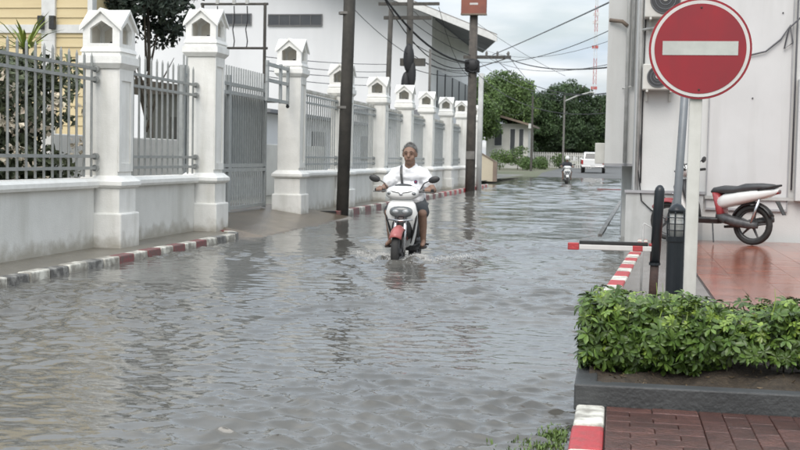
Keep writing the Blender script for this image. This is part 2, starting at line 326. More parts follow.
# water sheet with real ripples
def water():
    y = [3.0]
    while y[-1] < 89: y.append(y[-1] + max(.011, .0030 * y[-1]))
    y = np.array(y); x = np.arange(-6.9, 1.3, .019)
    X, Y = np.meshgrid(x, y); Z = np.zeros_like(X); DX = np.zeros_like(X); DY = np.zeros_like(X); g = np.random.default_rng(5)
    dyl = np.maximum(.011, .0030 * Y)
    patch = np.zeros_like(X)
    for i in range(14):
        lam = g.uniform(1.2, 5); a = g.uniform(0, PI); k = 2 * PI / lam; patch += np.sin(k * (X * math.cos(a) * .8 + Y * math.sin(a)) + g.uniform(0, 6.3))
    patch = np.clip(1 + .30 * patch, .40, 1.75)
    for i in range(130):
        lam = float(np.exp(g.uniform(math.log(.045), math.log(.30)))); k = 2 * PI / lam
        a = PI / 2 + g.normal(0, .55)
        amp = .0076 * lam ** .86 * g.uniform(.5, 1.3) / 1.9
        fade = np.clip((lam / dyl - 2.5) / 3, 0, 1)
        ph = k * (X * math.cos(a) + Y * math.sin(a)) + g.uniform(0, 6.3)
        # wander the phase so crests are short and broken
        ph = ph + 1.3 * np.sin(X * g.uniform(.8, 2.6) + g.uniform(0, 6.3)) + .8 * np.sin(Y * g.uniform(.5, 1.8) + g.uniform(0, 6.3))
        A_ = amp * fade * patch; Z += A_ * np.sin(ph); cq = 1.0 * A_ * np.cos(ph); DX += cq * math.cos(a); DY += cq * math.sin(a)   # narrow crests, flat troughs
    far = np.clip((Y - 14) / 26, 0, 1)           # longer swells carry the chop where the fine ripples can no longer be resolved
    for i in range(46):
        lam = float(np.exp(g.uniform(math.log(.45), math.log(2.4)))); k = 2 * PI / lam; a = PI / 2 + g.normal(0, .5)
        fade = np.clip((lam / dyl - 2.2) / 3, 0, 1); ph = k * (X * math.cos(a) + Y * math.sin(a)) + g.uniform(0, 6.3) + 1.4 * np.sin(X * g.uniform(.8, 2.6) + g.uniform(0, 6.3))
        Z += .0023 * lam * g.uniform(.5, 1.3) * fade * (.12 + .88 * far) * np.sin(ph)
    # the scooter's bow wave and spreading wake
    cx, cy = -2.53, 13.95
    dX = X - cx; dY = Y - cy; rr = np.sqrt(dX ** 2 + (dY * .9) ** 2)
    Z += .045 * np.exp(-((rr - .20) / .08) ** 2) + .022 * np.exp(-((rr - .52) / .10) ** 2)
    arm = np.abs(dX) - .16 - .34 * np.clip(dY, 0, 9)
    Z += np.where(dY > -.1, .040 * np.exp(-(arm / .10) ** 2) * np.exp(-np.clip(dY, 0, 9) / 1.8), 0)
    Z += .006 * np.sin(rr * 2 * PI / .33) * np.exp(-rr / 1.9) * (rr > .35)
    Z -= Z.mean()
    edge = np.clip((-5.40 - X) / .1, 0, 1); Z = Z * (1 - .7 * edge)
    ny, nx = X.shape; v = np.stack([X + np.clip(DX, -.03, .03), Y + np.clip(DY, -.03, .03), Z], -1).reshape(-1, 3)
    idx = np.arange(ny * nx).reshape(ny, nx)
    f = np.stack([idx[:-1, :-1], idx[:-1, 1:], idx[1:, 1:], idx[1:, :-1]], -1).reshape(-1, 4)
    me = bpy.data.meshes.new('flood_water'); me.vertices.add(len(v)); me.vertices.foreach_set('co', v.astype(np.float32).ravel())
    me.loops.add(f.size); me.loops.foreach_set('vertex_index', f.ravel().astype(np.int32)); me.polygons.add(len(f))
    me.polygons.foreach_set('loop_start', np.arange(0, f.size, 4, dtype=np.int32)); me.update(calc_edges=True); me.validate()
    return struct(mesh_obj('flood_water', me, 'water', smooth=True))
water()

# left pavement and kerb
struct(MB().prism([(-6.3, 5), (-5.55, 5), (-5.55, 16.7), (-5.9, 17.4), (-6.3, 17.4)], 'z', -.25, .078).build('pavement', 'concrete_wet'))
kb = sempty('kerb', (0, 0, 0))
def kerb_seg(parent, a, b, wd, z1, m, z0=-.25, gap=.006, jit=.004):
    a = Vector((a[0], a[1], 0)); b = Vector((b[0], b[1], 0)); d = (b - a).normalized(); p = Vector((-d.y, d.x, 0)) * -1   # inner side to the right of travel
    a = a + d * gap; b = b - d * gap; j = random.uniform(-jit, jit); z1 = z1 + random.uniform(-jit, jit)
    q = [a - p * j, b - p * j, b + p * wd, a + p * wd]
    mb = MB(); mb.v = [(v.x, v.y, z0) for v in q] + [(v.x, v.y, z1) for v in q]
    mb.v[4] = (mb.v[4][0] + p.x * .02, mb.v[4][1] + p.y * .02, z1); mb.v[5] = (mb.v[5][0] + p.x * .02, mb.v[5][1] + p.y * .02, z1)
    mb.f = [(3, 2, 1, 0), (4, 5, 6, 7), (0, 1, 5, 4), (1, 2, 6, 5), (2, 3, 7, 6), (3, 0, 4, 7)]
    return mb.build('kerb_stone', m, parent, bevel=.014)
Y = 8.0; i = 0
while Y < 16.4:
    d = .415; x = -5.40
    if Y < 12.4: c = 'kerb_black' if i % 2 else 'kerb_white'
    elif Y < 15.2: c = 'kerb_maroon' if i % 2 else 'kerb_white'
    else: c = 'kerb_black' if i % 2 else 'kerb_white'
    kerb_seg(kb, (x, Y + d), (x, Y), .16, .085, c); Y += d; i += 1
arc = [(-5.40, Y), (-5.47, Y + .33), (-5.66, Y + .62), (-5.9, Y + .8)]
for k in range(3):
    kerb_seg(kb, arc[k + 1], arc[k], .16, .088, ['kerb_black', 'kerb_white', 'kerb_maroon'][k])
# driveway ramp at the gate
mb = MB(); pr = [(-4.85, -.2), (-5.25, .02), (-5.75, .11), (-6.4, .2), (-6.75, .235), (-9.5, .24)]
rg_ = lambda y, d: [(x, y, z - d) for x, z in pr] + [(-9.5, y, -.6), (-4.85, y, -.6)]
mb.loft([rg_(16.75, .30), rg_(17.45, 0), rg_(23.6, 0), rg_(23.9, .28)])
struct(mb.build('driveway', 'concrete_drive', bevel=0))
struct(MB().prism([(-6.3, 23.5), (-5.95, 23.5), (-5.62, 23.9), (-5.62, 53), (-6.3, 53)], 'z', -.25, .10).build('pavement', 'concrete_wet'))
Y = 23.7; i = 0
kb2 = sempty('kerb', (0, 0, 0))
while Y < 52:
    d = .62; kerb_seg(kb2, (-5.47, Y + d), (-5.47, Y), .15, .13, 'kerb_white' if i % 2 else ('kerb_maroon' if i < 24 else 'kerb_red')); Y += d; i += 1
tag(MB().prism([(-6.9, 22.9), (-6.75, 22.9), (-5.55, 23.62), (-5.62, 23.74)], 'z', .02, .125).build('drain_channel', 'black_rubber'), 'black drain edge strip on the ground beside the gate pillar', 'drain')

# compound ground
struct(poly_sheet('yard', [(-60, 4), (-6.4, 4), (-6.4, 85), (-60, 85)], .16, 'yard'))

# right pavement: near bricks, concrete, red tiles
struct(MB().prism([(-.02, 3.2), (2.6, 3.2), (2.6, 5.43), (-.02, 5.43)], 'z', -.25, .118).build('pavement', 'joint'))
bp_ = sempty('brick_paving', (0, 0, 0))
bmesh_ = MB().box(-.0492, .0492, -.0988, .0988, 0, .03)
def bevel_mesh(mb, name, m, wdt):
    import bmesh
    bm = bmesh.new(); vs = [bm.verts.new(v) for v in mb.v]
    for f in mb.f: bm.faces.new([vs[i] for i in f])
    bmesh.ops.bevel(bm, geom=[e for e in bm.edges], offset=wdt, segments=1, affect='EDGES', profile=.5)
    me = bpy.data.meshes.new(name); bm.to_mesh(me); bm.free(); me.materials.append(MATS[m]); return me
bme = bevel_mesh(bmesh_, 'brick', 'brick', .003)
def lay(x, y, rz, hl_=1.): inst('brick', bme, bp_, (x, y, .12 + random.uniform(-.0015, .0015)), (random.uniform(-.008, .008), random.uniform(-.008, .008), rz + random.uniform(-.006, .006)), (1, hl_, 1))
for iy in range(17):                         # stretcher courses by the kerb, then courses turned lengthwise
    y0 = 3.72 + iy * .1 + .05
    if iy % 2: lay(.035, y0, PI / 2, .5); lay(.185, y0, PI / 2); lay(.335, y0, PI / 2, .5)
    else: lay(.085, y0, PI / 2); lay(.285, y0, PI / 2)
for ix in range(11):
    for iy in range(9):
        y0 = 3.72 + iy * .2 + (.1 if ix % 2 else 0)
        if y0 + .1 < 5.44: lay(.437 + ix * .1, y0, 0)
    if ix % 2: lay(.437 + ix * .1, 5.37, 0, .5)
kr = sempty('kerb', (0, 0, 0))
for k, (a, bq) in enumerate([(3.3, 3.75), (3.75, 4.17), (4.17, 4.6), (4.6, 5.02), (5.02, 5.43)]):
    kerb_seg(kr, (-.17, a), (-.17, bq), .15, .15, 'kerb_white' if k % 2 == 0 else 'kerb_red')
kc = [(-.15, 6.6), (-.15, 8.4), (-.12, 10.0), (-.02, 11.7), (.12, 14.2), (.28, 16.4), (.30, 17.3)]
struct(MB().prism([(x + .14, y) for x, y in kc] + [(5, 17.62), (5, 6.6)], 'z', -.25, .14).build('pavement', 'concrete_grey'))
def along(pts, s):
    for a, b in zip(pts[:-1], pts[1:]):
        d = math.dist(a, b)
        if s <= d: return (a[0] + (b[0] - a[0]) * s / d, a[1] + (b[1] - a[1]) * s / d)
        s -= d
    return pts[-1]
s_ = 0; k = 0
while s_ < 10.6:
    kerb_seg(kr, along(kc, s_), along(kc, s_ + .46), .16, .155, 'kerb_red' if k % 2 else 'kerb_white'); s_ += .46; k += 1
# red floor tiles
rtl = sempty('tile_paving', (0, 0, 0))
struct(MB().box(.80, 5, 9.0, 17.59, .10, .146).build('tile_bed', 'joint', rtl))
tme = bevel_mesh(MB().box(-.1492, .1492, -.1492, .1492, 0, .012), 'floor_tile', 'red_tile', .0015)
for ix in range(9):
    for iy in range(28):
        x = .96 + ix * .3; y = 9.18 + iy * .3
        if y > 17.45 or x > y * .19 + .1: continue
        inst('floor_tile', tme, rtl, (x, y, .1465), (random.uniform(-.004, .004), random.uniform(-.004, .004), 0))
# low dark edge standing out of the water by the building
tag(MB().prism([(-.28, 20.3), (-.21, 20.3), (.19, 37.3), (.10, 37.3)], 'z', -.2, .028).build('low_kerb', 'kerb_black'), 'thin dark kerb edge in the water beside the right building corner', 'kerb')
tag(MB().prism([(-.8, 52), (.2, 52), (.2, 52.6), (-.8, 52.6)], 'z', -.2, .045).build('kerb_block', 'kerb_maroon'), 'faded red kerb in the water beyond the right building', 'kerb')

# ------------------------------------------------------------------ boundary wall
def wall_seg(y0, y1, label, yb0=None):
    t = thing('boundary_wall', label, 'wall', (-6.33, (y0 + y1) / 2, .1), 0, 'white plinth walls along the pavement'); h = (y1 - y0) / 2
    MB().box(-.13, .13, -h, h, -.3, .70).build('plinth', 'wall_white', t)
    MB().prism([(-.19, .702), (.19, .702), (.21, .735), (.21, .78), (.16, .815), (-.16, .815), (-.21, .78), (-.21, .735)], 'y', -h, h).build('coping', 'cap_white', t)
    return t
def railing(y0, y1, label, z=(1.04, 1.18, 2.10, 2.23), top=2.42, sp_=.20, x=-6.22, m='steel_grey', taper=0, sheet=False):
    t = thing('fence_railing', label, 'railing', (x, (y0 + y1) / 2, .915), 0, 'grey steel railings on the plinth walls'); h = (y1 - y0) / 2
    n = max(2, int(round((y1 - y0 - .16) / sp_))); bar = meshdata(MB().tube([(0, 0, .02), (0, 0, top - .96), (0, 0, top - .915)], [.015, .015, .002], 6), 'bar', m)
    for i in range(n + 1): inst('bar', bar, t, (0, -h + .08 + i * (2 * h - .16) / n, 0))
    ra = meshdata(MB().box(-.016, .016, -h + .02, h - .02, -.018, .018), 'rail', m)
    kn = meshdata(MB().tube([(0, -.02, 0), (0, .02, 0)], .042, 10), 'bracket', m)
    for zz in z:
        inst('rail', ra, t, (.028, 0, zz - .915))
        inst('bracket', kn, t, (.028, -h + .02, zz - .915)); inst('bracket', kn, t, (.028, h - .02, zz - .915))
    if sheet: MB().box(-.045, -.035, -h + .05, h - .05, .12, 1.42).build('backing_sheet', 'gate_sheet', t)
    return t
def pillar(yf, zt, label, s=.48, name='fence_pillar', group='white lantern topped fence pillars'):
    # yf: y of the face towards the camera, road face at x=-5.9; zt: moulding height where the cap starts
    t = thing(name, label, 'pillar', (-5.9 - s / 2, yf + s / 2, .1), 0, group); a = s / 2; z = lambda q: q - .1
    MB().box(-a - .05, a + .05, -a - .05, a + .05, -.35, .40).build('base', 'pillar_white', t, bevel=.02)
    MB().box(-a - .01, a + .01, -a - .01, a + .01, .40, .70).build('pedestal', 'pillar_white', t)
    def ring(z0, z1, o0, o1): return [[(sx * (a + o), sy * (a + o), q) for sx, sy in ((-1, -1), (1, -1), (1, 1), (-1, 1))] for q, o in ((z0, o0), (z1, o1))]
    mb = MB(); mb.loft(ring(.703, .735, .03, .06)); mb.loft(ring(.7352, .78, .06, .06)); mb.loft(ring(.7802, .85, .058, -.02)); mb.build('collar', 'cap_white', t)
    b_ = a - .03; zs_ = z(zt)
    MB().box(-b_, b_, -b_, b_, .84, zs_).build('shaft', 'pillar_white', t, bevel=.008)
    for ax in (0, 1):          # raised border leaves a sunk panel on the two seen faces
        mb = MB(); w_ = .07; p0 = b_ + .001; p1 = b_ + .018
        for (u0, u1, v0, v1) in ((-b_, -b_ + w_, .90, zs_), (b_ - w_, b_, .90, zs_), (-b_ + w_, b_ - w_, .90, 1.0), (-b_ + w_, b_ - w_, zs_ - .14, zs_)):
            if ax == 0: mb.box(p0, p1, u0, u1, v0, v1)
            else: mb.box(u0, u1, -p1, -p0, v0, v1)
        if ax == 0: mb.build('panel_border', 'pillar_white', t)
    mb = MB(); mb.loft(ring(zs_ + .001, zs_ + .06, -.01, .035)); mb.loft(ring(zs_ + .0605, zs_ + .15, .035, .035)); mb.build('moulding', 'cap_white', t)
    mb = MB(); mb.loft(ring(zs_ + .1505, zs_ + .20, .005, .005)); mb.loft(ring(zs_ + .2005, zs_ + .25, .02, .0)); mb.build('cap_floor', 'cap_white', t)
    # little house: four gabled arches and a cross gable roof
    zf = zs_ + .25; ze = zf + .25; zr = ze + .21; c = a - .005; th = .055
    house = bpy.data.objects.new('cap_house', None); COL.objects.link(house); house.parent = t
    outer = [(-c, zf), (c, zf), (c, ze), (0, zr - .02), (-c, ze)]; i_ = c - .092
    inner = [(-i_, zf + .05), (i_, zf + .05), (i_, ze - .02), (0, zr - .14), (-i_, ze - .02)]
    for k in range(4):
        mb = MB(); n = 5
        vs = [(p[0], -c, p[1]) for p in outer] + [(p[0], -c, p[1]) for p in inner] + [(p[0], -c + th, p[1]) for p in outer] + [(p[0], -c + th, p[1]) for p in inner]
        fs = []
        for q in range(n):
            r_ = (q + 1) % n
            fs += [(q, r_, n + r_, n + q), (2 * n + r_, 2 * n + q, 3 * n + q, 3 * n + r_), (n + q, n + r_, 3 * n + r_, 3 * n + q), (r_, q, 2 * n + q, 2 * n + r_)]
        sh = .0015 * (k % 2); ca, sa = math.cos(k * PI / 2), math.sin(k * PI / 2)
        kx = 1 if k % 2 == 0 else (c - .004) / c
        vs = [(x * kx * ca - (y + sh) * sa, x * kx * sa + (y + sh) * ca, zz) for x, y, zz in vs]
        mb.add(vs, fs).build('gable_arch', 'cap_white', house)
    mb = MB(); q = c + .035; lo_ = ze - .012
    vs = [(0, 0, zr + .012)] + [(q, 0, zr + .012), (0, q, zr + .012), (-q, 0, zr + .012), (0, -q, zr + .012)] + [(q, q, lo_), (-q, q, lo_), (-q, -q, lo_), (q, -q, lo_)]
    top = [(0, 1, 5), (0, 5, 2), (0, 2, 6), (0, 6, 3), (0, 3, 7), (0, 7, 4), (0, 4, 8), (0, 8, 1)]
    n = len(vs); v2 = [(x, y, zz - .045) for x, y, zz in vs]; rim = [1, 5, 2, 6, 3, 7, 4, 8]
    mb.add(vs + v2, top + [tuple(n + i for i in f[::-1]) for f in top] + [(rim[(i + 1) % 8], rim[i], n + rim[i], n + rim[(i + 1) % 8]) for i in range(8)]).build('cap_roof', 'cap_white', house)
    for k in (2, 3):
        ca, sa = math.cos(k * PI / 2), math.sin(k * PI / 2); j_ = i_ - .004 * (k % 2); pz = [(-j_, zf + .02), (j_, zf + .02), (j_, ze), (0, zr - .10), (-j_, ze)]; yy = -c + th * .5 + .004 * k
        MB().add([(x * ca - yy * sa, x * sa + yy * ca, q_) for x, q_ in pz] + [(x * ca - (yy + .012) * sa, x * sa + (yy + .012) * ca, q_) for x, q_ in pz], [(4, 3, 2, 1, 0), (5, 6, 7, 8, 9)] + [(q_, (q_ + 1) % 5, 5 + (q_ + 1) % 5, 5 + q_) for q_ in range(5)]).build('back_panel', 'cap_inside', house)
    l_ = MB().tube([(.03, .02, zf), (.03, .02, zf + .045), (.03, .02, zf + .09)], [.05, .06, .02], 10).build('lamp', 'black_plastic', house)
    return t
PY = [13.64, 17.14, 22.02, 26.24, 30.47, 34.44, 38.57, 43.11, 47.51, 51.7]
PL = ['nearest white pillar with open house shaped cap beside the flowering shrub', 'tall white gate pillar on the near side of the grey gate',
      'tall white gate pillar on the far side of the grey gate', 'white fence pillar partly hidden behind the near dark utility pole',
      'white capped fence pillar just right of the near utility pole, behind the rider\'s shoulder', 'white capped fence pillar rising directly above the rider\'s head',
      'white capped fence pillar third right of the near utility pole', 'white capped fence pillar fourth right of the near utility pole',
      'small looking white capped fence pillar just left of the far dark pole', 'last white fence pillar hidden behind the pair of far poles']
PT = [2.24, 2.68, 2.72, 2.58, 2.58, 2.62, 2.66, 2.72, 2.80, 2.82]
for i, y in enumerate(PY):
    pillar(y, PT[i], PL[i], name='gate_pillar' if i in (1, 2) else 'fence_pillar')
wall_seg(6.0, 13.60, 'long white plinth wall at left edge below the flowering shrub')
wall_seg(14.14, 17.10, 'white plinth wall between the nearest pillar and the gate pillar')
railing(6.0, 13.64, 'grey steel bar railing in front of the flowering shrub')
railing(14.12, 17.14, 'grey steel bar railing between nearest pillar and gate pillar', z=(1.04, 1.18, 2.10, 2.25), top=2.52)
WL = ['stained plinth wall just right of the far gate pillar', 'plinth wall directly right of the near dark utility pole', 'plinth wall behind the rider\'s raised shoulder and mirror',
      'plinth wall stretch just right of the rider', 'plinth wall stretch second right of the rider', 'plinth wall stretch third right of the rider', 'farthest plinth wall stretch beside the far dark pole']
for i in range(2, 9):
    a, bq = PY[i] + .5, PY[i + 1]
    wall_seg(a - .02, bq + .02 - .06, 'white ' + WL[i - 2])
    railing(a, bq, 'grey railing panel on the ' + WL[i - 2], z=(1.06, 1.2, 2.3, 2.45), top=2.5, m='gate_grey', sp_=.19)
    mb = MB(); mb.box(-.03, .03, -(bq - a) / 2, (bq - a) / 2, 0, .07)
    tag(mb.build('lintel_beam', 'pillar_white', None, (-6.24, (a + bq) / 2, 2.5)), 'thin white beam above the ' + WL[i - 2], 'beam', 'white beams joining the fence pillars')

# ------------------------------------------------------------------ gate
g = thing('steel_gate', 'grey steel barred gate with sheet panels between the tall pillars', 'gate', (-6.62, 19.85, .24))
h = 2.2
bar = meshdata(MB().box(-.012, .012, -.012, .012, .05, 2.52), 'bar', 'gate_grey')
for i in range(32): inst('bar', bar, g, (0, -h + .08 + i * (2 * h - .16) / 31, 0))
ra = meshdata(MB().box(-.02, .02, -h, h, -.03, .03), 'rail', 'gate_grey')
for zz in (.06, .72, .80, 2.05, 2.2): inst('rail', ra, g, (.034, 0, zz))
for yy in (-h, -.02, .04, h - .02): MB().box(-.03, .055, -.03, .03, .0, 2.35).build('stile', 'gate_grey', g, (0, yy, 0))
MB().box(-.035, -.025, -h + .03, h - .03, .83, 2.02).build('sheet_panel', 'gate_sheet', g)
for zz in (.25, .45, .62): inst('rail', ra, g, (-.05, 0, zz), (0, 0, 0), (.6, 1, .6))
f_ = thing('gate_catch_frame', 'grey steel catch frame bracketed to the far gate pillar', 'frame', (-6.12, 21.2, 2.2))
mb = MB()
for zz in (.02, .36, .64): mb.box(-.02, .02, -.7, .72, zz - .03, zz + .03)
mb.build('rail', 'gate_grey', f_)
for yy in (-.66, .2, .70): MB().box(-.025, .025, yy - .03, yy + .03, -.02, .70).build('upright', 'gate_grey', f_)
MB().ell((0.0, .70, -.05), (.035, .035, .035)).build('roller', 'black_plastic', f_, smooth=True)

# ------------------------------------------------------------------ utility poles and wires
def pole(label, x, y, z0, z1, r0, r1, m='pole_dark', sq=False, lean=0., name='utility_pole', n=10):
    t = thing(name, label, 'pole', (x, y, z0), 0, 'utility poles along the road' if name == 'utility_pole' else None)
    mb = MB().tube([(0, 0, -.5), (lean * .5, 0, (z1 - z0) / 2), (lean, 0, z1 - z0)], [r0, (r0 + r1) / 2, r1], 4 if sq else n)
    mb.build('shaft', m, t, smooth=not sq); return t
p = pole('near dark utility pole standing on the left kerb', -5.50, 23.9, .1, 8.8, .128, .115, lean=.17)
for zz in (2.1, 4.0): MB().tube([(0, 0, zz), (0, 0, zz + .05)], .14, 12).build('band', 'pole_concrete', p)
p = pole('far dark utility pole carrying the red brown box sign', -5.33, 44.2, 0, 6.7, .19, .15, 'pole_brown')
MB().box(-.35, 1.4, -.05, .05, 4.90, 5.02).build('crossarm', 'pole_dark', p)
for xx in (.5, .9, 1.3): MB().tube([(xx, 0, 5.02), (xx, 0, 5.12), (xx, 0, 5.18)], [.04, .05, .02], 8).build('insulator', 'pole_concrete', p)
MB().tube([(.1, -.02, 4.55), (1.2, -.02, 4.9)], .02, 6).build('brace', 'pole_dark', p)
mb = MB()
for k in range(7): a = k * .9; mb.tube([(.17 * math.cos(a + q * .4) * 1.5, -.14 + .06 * math.sin(k), 4.62 + .22 * math.sin(a * .3 + q * .42)) for q in range(16)], .028, 6)
mb.ell((0, -.15, 4.65), (.26, .12, .24)); mb.build('cable_coil', 'wire', p, smooth=True)
MB().box(-.16, .16, -.2, -.1, 1.2, 1.5).build('meter_box', 'pole_concrete', p, bevel=.01)
sgn = thing('box_sign', 'red brown box sign fixed at the top of the far dark pole', 'sign', (-5.31, 44.0, 6.5))
MB().box(-.46, .46, -.13, .13, 0, 1.6).build('box', 'sign_brown', sgn, bevel=.02)
MB().box(-.14, .16, -.137, -.131, .33, .40).build('lettering', 'sign_white', sgn)
MB().box(-.47, .47, -.14, .14, -.03, .02).build('frame', 'roof_brown', sgn)
pole('pale round pole just behind the far dark pole', -5.38, 47.5, 0, 4.6, .11, .10, 'pole_pale')
p = pole('slim leaning dark pole behind the fence, left of the transformer pole', -7.75, 40, .1, 6.2, .10, .08, lean=.12)
MB().box(-.12, 1.5, -.04, .04, 5.75, 5.87).build('crossarm', 'pole_dark', p)
p = pole('dark pole with black cable bundles behind the fence', -7.08, 40.6, .1, 7.6, .12, .11)
MB().box(-1.1, 1.0, -.05, .05, 6.3, 6.4).build('crossarm', 'pole_dark', p)
mb = MB(); mb.ell((0, -.1, 4.5), (.19, .16, .5)); mb.ell((.12, -.1, 3.95), (.14, .12, .5)); mb.ell((-.1, -.05, 3.6), (.16, .14, .45)); mb.build('cable_bundle', 'wire', p, smooth=True)
MB().box(-.3, .55, -.12, .1, 4.25, 4.5).build('junction_box', 'pole_dark', p)
pole('thin pale service pole behind the fence, right of the dark cable pole', -6.5, 41.5, .1, 5.0, .05, .045, 'pole_concrete')
fr = thing('pipe_gantry', 'dark steel pipe frame with hanging hooks behind the gate', 'frame', (-9.8, 30, .15))
for xx in (-.9, .78): MB().tube([(xx, 0, 0), (xx, 0, 4.98)], .042, 8).build('post', 'pole_dark', fr)
for zz in (4.95, 3.82): MB().tube([(-.95, 0, zz), (.86, 0, zz)], .032, 8).build('crossbar', 'pole_dark', fr)
for xx in (-.5, -.05, .3):
    MB().tube([(xx, 0, 4.9), (xx + .02, 0, 4.55), (xx - .03, 0, 4.3), (xx + .02, 0, 4.0), (xx, 0, 3.85)], .016, 5).build('hook', 'wire', fr)
    MB().tube([(xx, 0, 4.95), (xx, 0, 5.1)], .05, 6).build('insulator', 'pole_pale', fr)
def wire(p0, p1, sag, r, label, m='wire', n=14, wob=0.):
    pts = []
    for i in range(n + 1):
        u = i / n; q = Vector(p0).lerp(Vector(p1), u); q.z -= sag * 4 * u * (1 - u) - wob * math.sin(u * 9); pts.append(q)
    tag(MB().tube(pts, r * .72, 6).build('overhead_cable', m, smooth=True), label, 'cable', 'overhead cables')
FP = (-5.33, 44.1)
wire((-8.2, 38, 7.4), (-5.4, 44.1, 4.75), .75, .05, 'thick black cable bundle sagging from upper left to the far pole')
wire((-8.0, 39, 7.0), (-5.4, 44.1, 4.6), .95, .025, 'thin black cable sagging just beneath the thick bundle')
for k, (z0, z1, sg) in enumerate([(5.9, 5.0, .25), (5.2, 4.7, .35), (4.8, 4.5, .5), (4.3, 4.3, .3)]):
    wire((-7.08, 40.6, z0), (-5.35, 44.2, z1), sg * .5, .018, ['topmost', 'second', 'third', 'lowest'][k] + ' thin cable between cable pole and far pole', 'wire')
for k, (z0, z1, sg) in enumerate([(3.45, 4.35, .05), (3.3, 4.1, .08), (3.1, 3.9, .05), (2.95, 3.65, .08)]):
    wire((-9.8 + .8, 30, z0 + .3), (-7.75, 40, z1), sg, .016, ['topmost', 'second', 'third', 'lowest'][k] + ' thin service cable running right from the pipe frame', 'wire_grey')
# cables crossing the open sky to the right building
wire((-4.2, 44.2, 5.0), (.0, 22, 2.95), .22, .022, 'heavy cable crossing the sky to the right building', 'wire')
wire((-4.6, 44.2, 5.0), (.05, 24, 2.6), .5, .014, 'lowest sagging cable crossing the sky to the right building', 'wire')
wire((-4.9, 44.2, 5.0), (.05, 24, 3.2), .35, .010, 'thin cable crossing the sky just above the heavy cable', 'wire_grey')
wire((-5.2, 44.3, 4.9), (.05, 26, 2.75), .55, .010, 'thin drooping cable between the heavy and the lowest cable', 'wire_grey')
wire((-5.3, 44.3, 5.4), (.05, 26, 3.9), .45, .008, 'highest thin cable crossing the sky', 'wire_grey')
wire((-4.6, 44.2, 5.05), (-.19, 22, 4.1), .02, .022, 'straight grey cable rising right from the far pole crossarm', 'pole_grey')
wire((-5.2, 44.3, 6.2), (-2.2, 50, 4.7), .1, .010, 'thin cable falling right from the box sign', 'wire_grey')

for k, (a_, b_, sg, lb) in enumerate([((-7.1, 40.6, 6.35), (-5.4, 44.2, 5.6), .3, 'thin loose cable above the thick bundle left of the far pole'), ((-8.6, 37, 6.2), (-5.4, 44.2, 4.35), .6, 'thin cable looping low below the thick bundle'),
        ((-6.1, 40.6, 6.35), (-5.35, 44.2, 4.2), .5, 'slack cable dropping from the crossarm of the cable pole'), ((-5.3, 44.2, 4.5), (.05, 27, 2.35), .6, 'slack thin cable nearest the tree tops'),
        ((-5.3, 44.2, 4.8), (.05, 30, 4.6), .35, 'fine cable crossing the mast high in the sky'), ((-5.3, 44.2, 4.3), (-8.6, 114, 6.0), 1.0, 'fine cable running from the far pole towards the small house'), ((-4.1, 44.2, 5.1), (-5.05, 115, 7.1), .8, 'fine cable running from the crossarm to the street lamp')]):
    wire(a_, b_, sg, .014, lb, 'wire')
# ------------------------------------------------------------------ buildings on the left
yh = thing('yellow_house', 'yellow house with horizontal board siding behind the shrub', 'house', (-12, 22, .16))
MB().box(-6, 1.9, .03, 1.7, 0, 8.5).build('wall', 'yellow_siding', yh)
bd = meshdata(MB().prism([(-.03, 0), (0, 0), (.012, .03), (.0, .185), (-.03, .185)], 'x', -1.7, 1.45), 'siding_board', 'yellow_siding')
bd = bpy.data.meshes.new('siding_board'); 
_b = MB(); _b.v = [(-2.4, -.028, 0), (.92, -.028, 0), (.92, .02, 0), (-2.4, .02, 0), (-2.4, -.006, .19), (.92, -.006, .19), (.92, .02, .19), (-2.4, .02, .19)]; _b.f = [(3, 2, 1, 0), (4, 5, 6, 7), (0, 1, 5, 4), (1, 2, 6, 5), (2, 3, 7, 6), (3, 0, 4, 7)]
bd.from_pydata(_b.v, [], _b.f); bd.materials.append(MATS['yellow_siding'])
_c = MB(); _c.v = [((x + 2.4) / 3.32 * .72 + 1.17, y, z) for x, y, z in _b.v]; _c.f = _b.f
bd2 = meshdata(_c, 'siding_board', 'yellow_siding')
for i in range(22):
    inst('siding_board', bd, yh, (0, 0, 1.0 + i * .19)); inst('siding_board', bd2, yh, (0, 0, 1.0 + i * .19))
MB().box(.90, 1.18, -.09, .03, 0, 8.5).build('corner_post', 'trim_white', yh)
MB().box(-2.4, .9, -.06, .0, 3.36, 3.52).build('trim_band', 'trim_white', yh); MB().box(1.18, 1.86, -.06, .0, 3.36, 3.52).build('trim_band', 'trim_white', yh)
MB().box(1.86, 1.96, -.1, .1, 0, 8.5).build('corner_post', 'trim_white', yh)
for s in (-1, 1): MB().box(1.04 + s * .12 - .055, 1.04 + s * .12 + .055, -.2, -.09, 3.42, 3.68).build('wall_lamp', 'black_plastic', yh, bevel=.01)

hall = thing('gabled_hall', 'large white hall with wide gabled eaves behind the fence', 'building', (-20, 64, .16))
# front wall is a gable shape
MB().prism([(-22, 0), (10.05, 0), (10.05, 8.62), (-4, 14.14), (-22, 7.0)], 'y', 0, 1.0).build('wall', 'hall_wall', hall)
MB().box(9.0, 10.05, 1.0, 18, 0, 8.55).build('side_wall', 'hall_wall', hall)
def hall_roof(name, m, y0, y1, dz, th):
    zf_ = lambda x: 7.2 + (13.75 - x) * .3927 + dz
    q = [(13.75, y0), (-4, y0), (-4, y1), (13.75 - 3.2 * max(0, y1 + 2) / 22, y1)]
    MB().add([(x, y, zf_(x)) for x, y in q] + [(x, y, zf_(x) + th) for x, y in q], [(0, 1, 2, 3), (7, 6, 5, 4), (0, 4, 5, 1), (1, 5, 6, 2), (2, 6, 7, 3), (3, 7, 4, 0)]).build(name, m, hall)
hall_roof('roof', 'roof_grey', -2.0, 20, .06, .22)
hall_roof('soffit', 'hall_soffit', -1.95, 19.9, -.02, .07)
hall_roof('bargeboard', 'trim_white', -2.12, -2.003, -.12, .34)
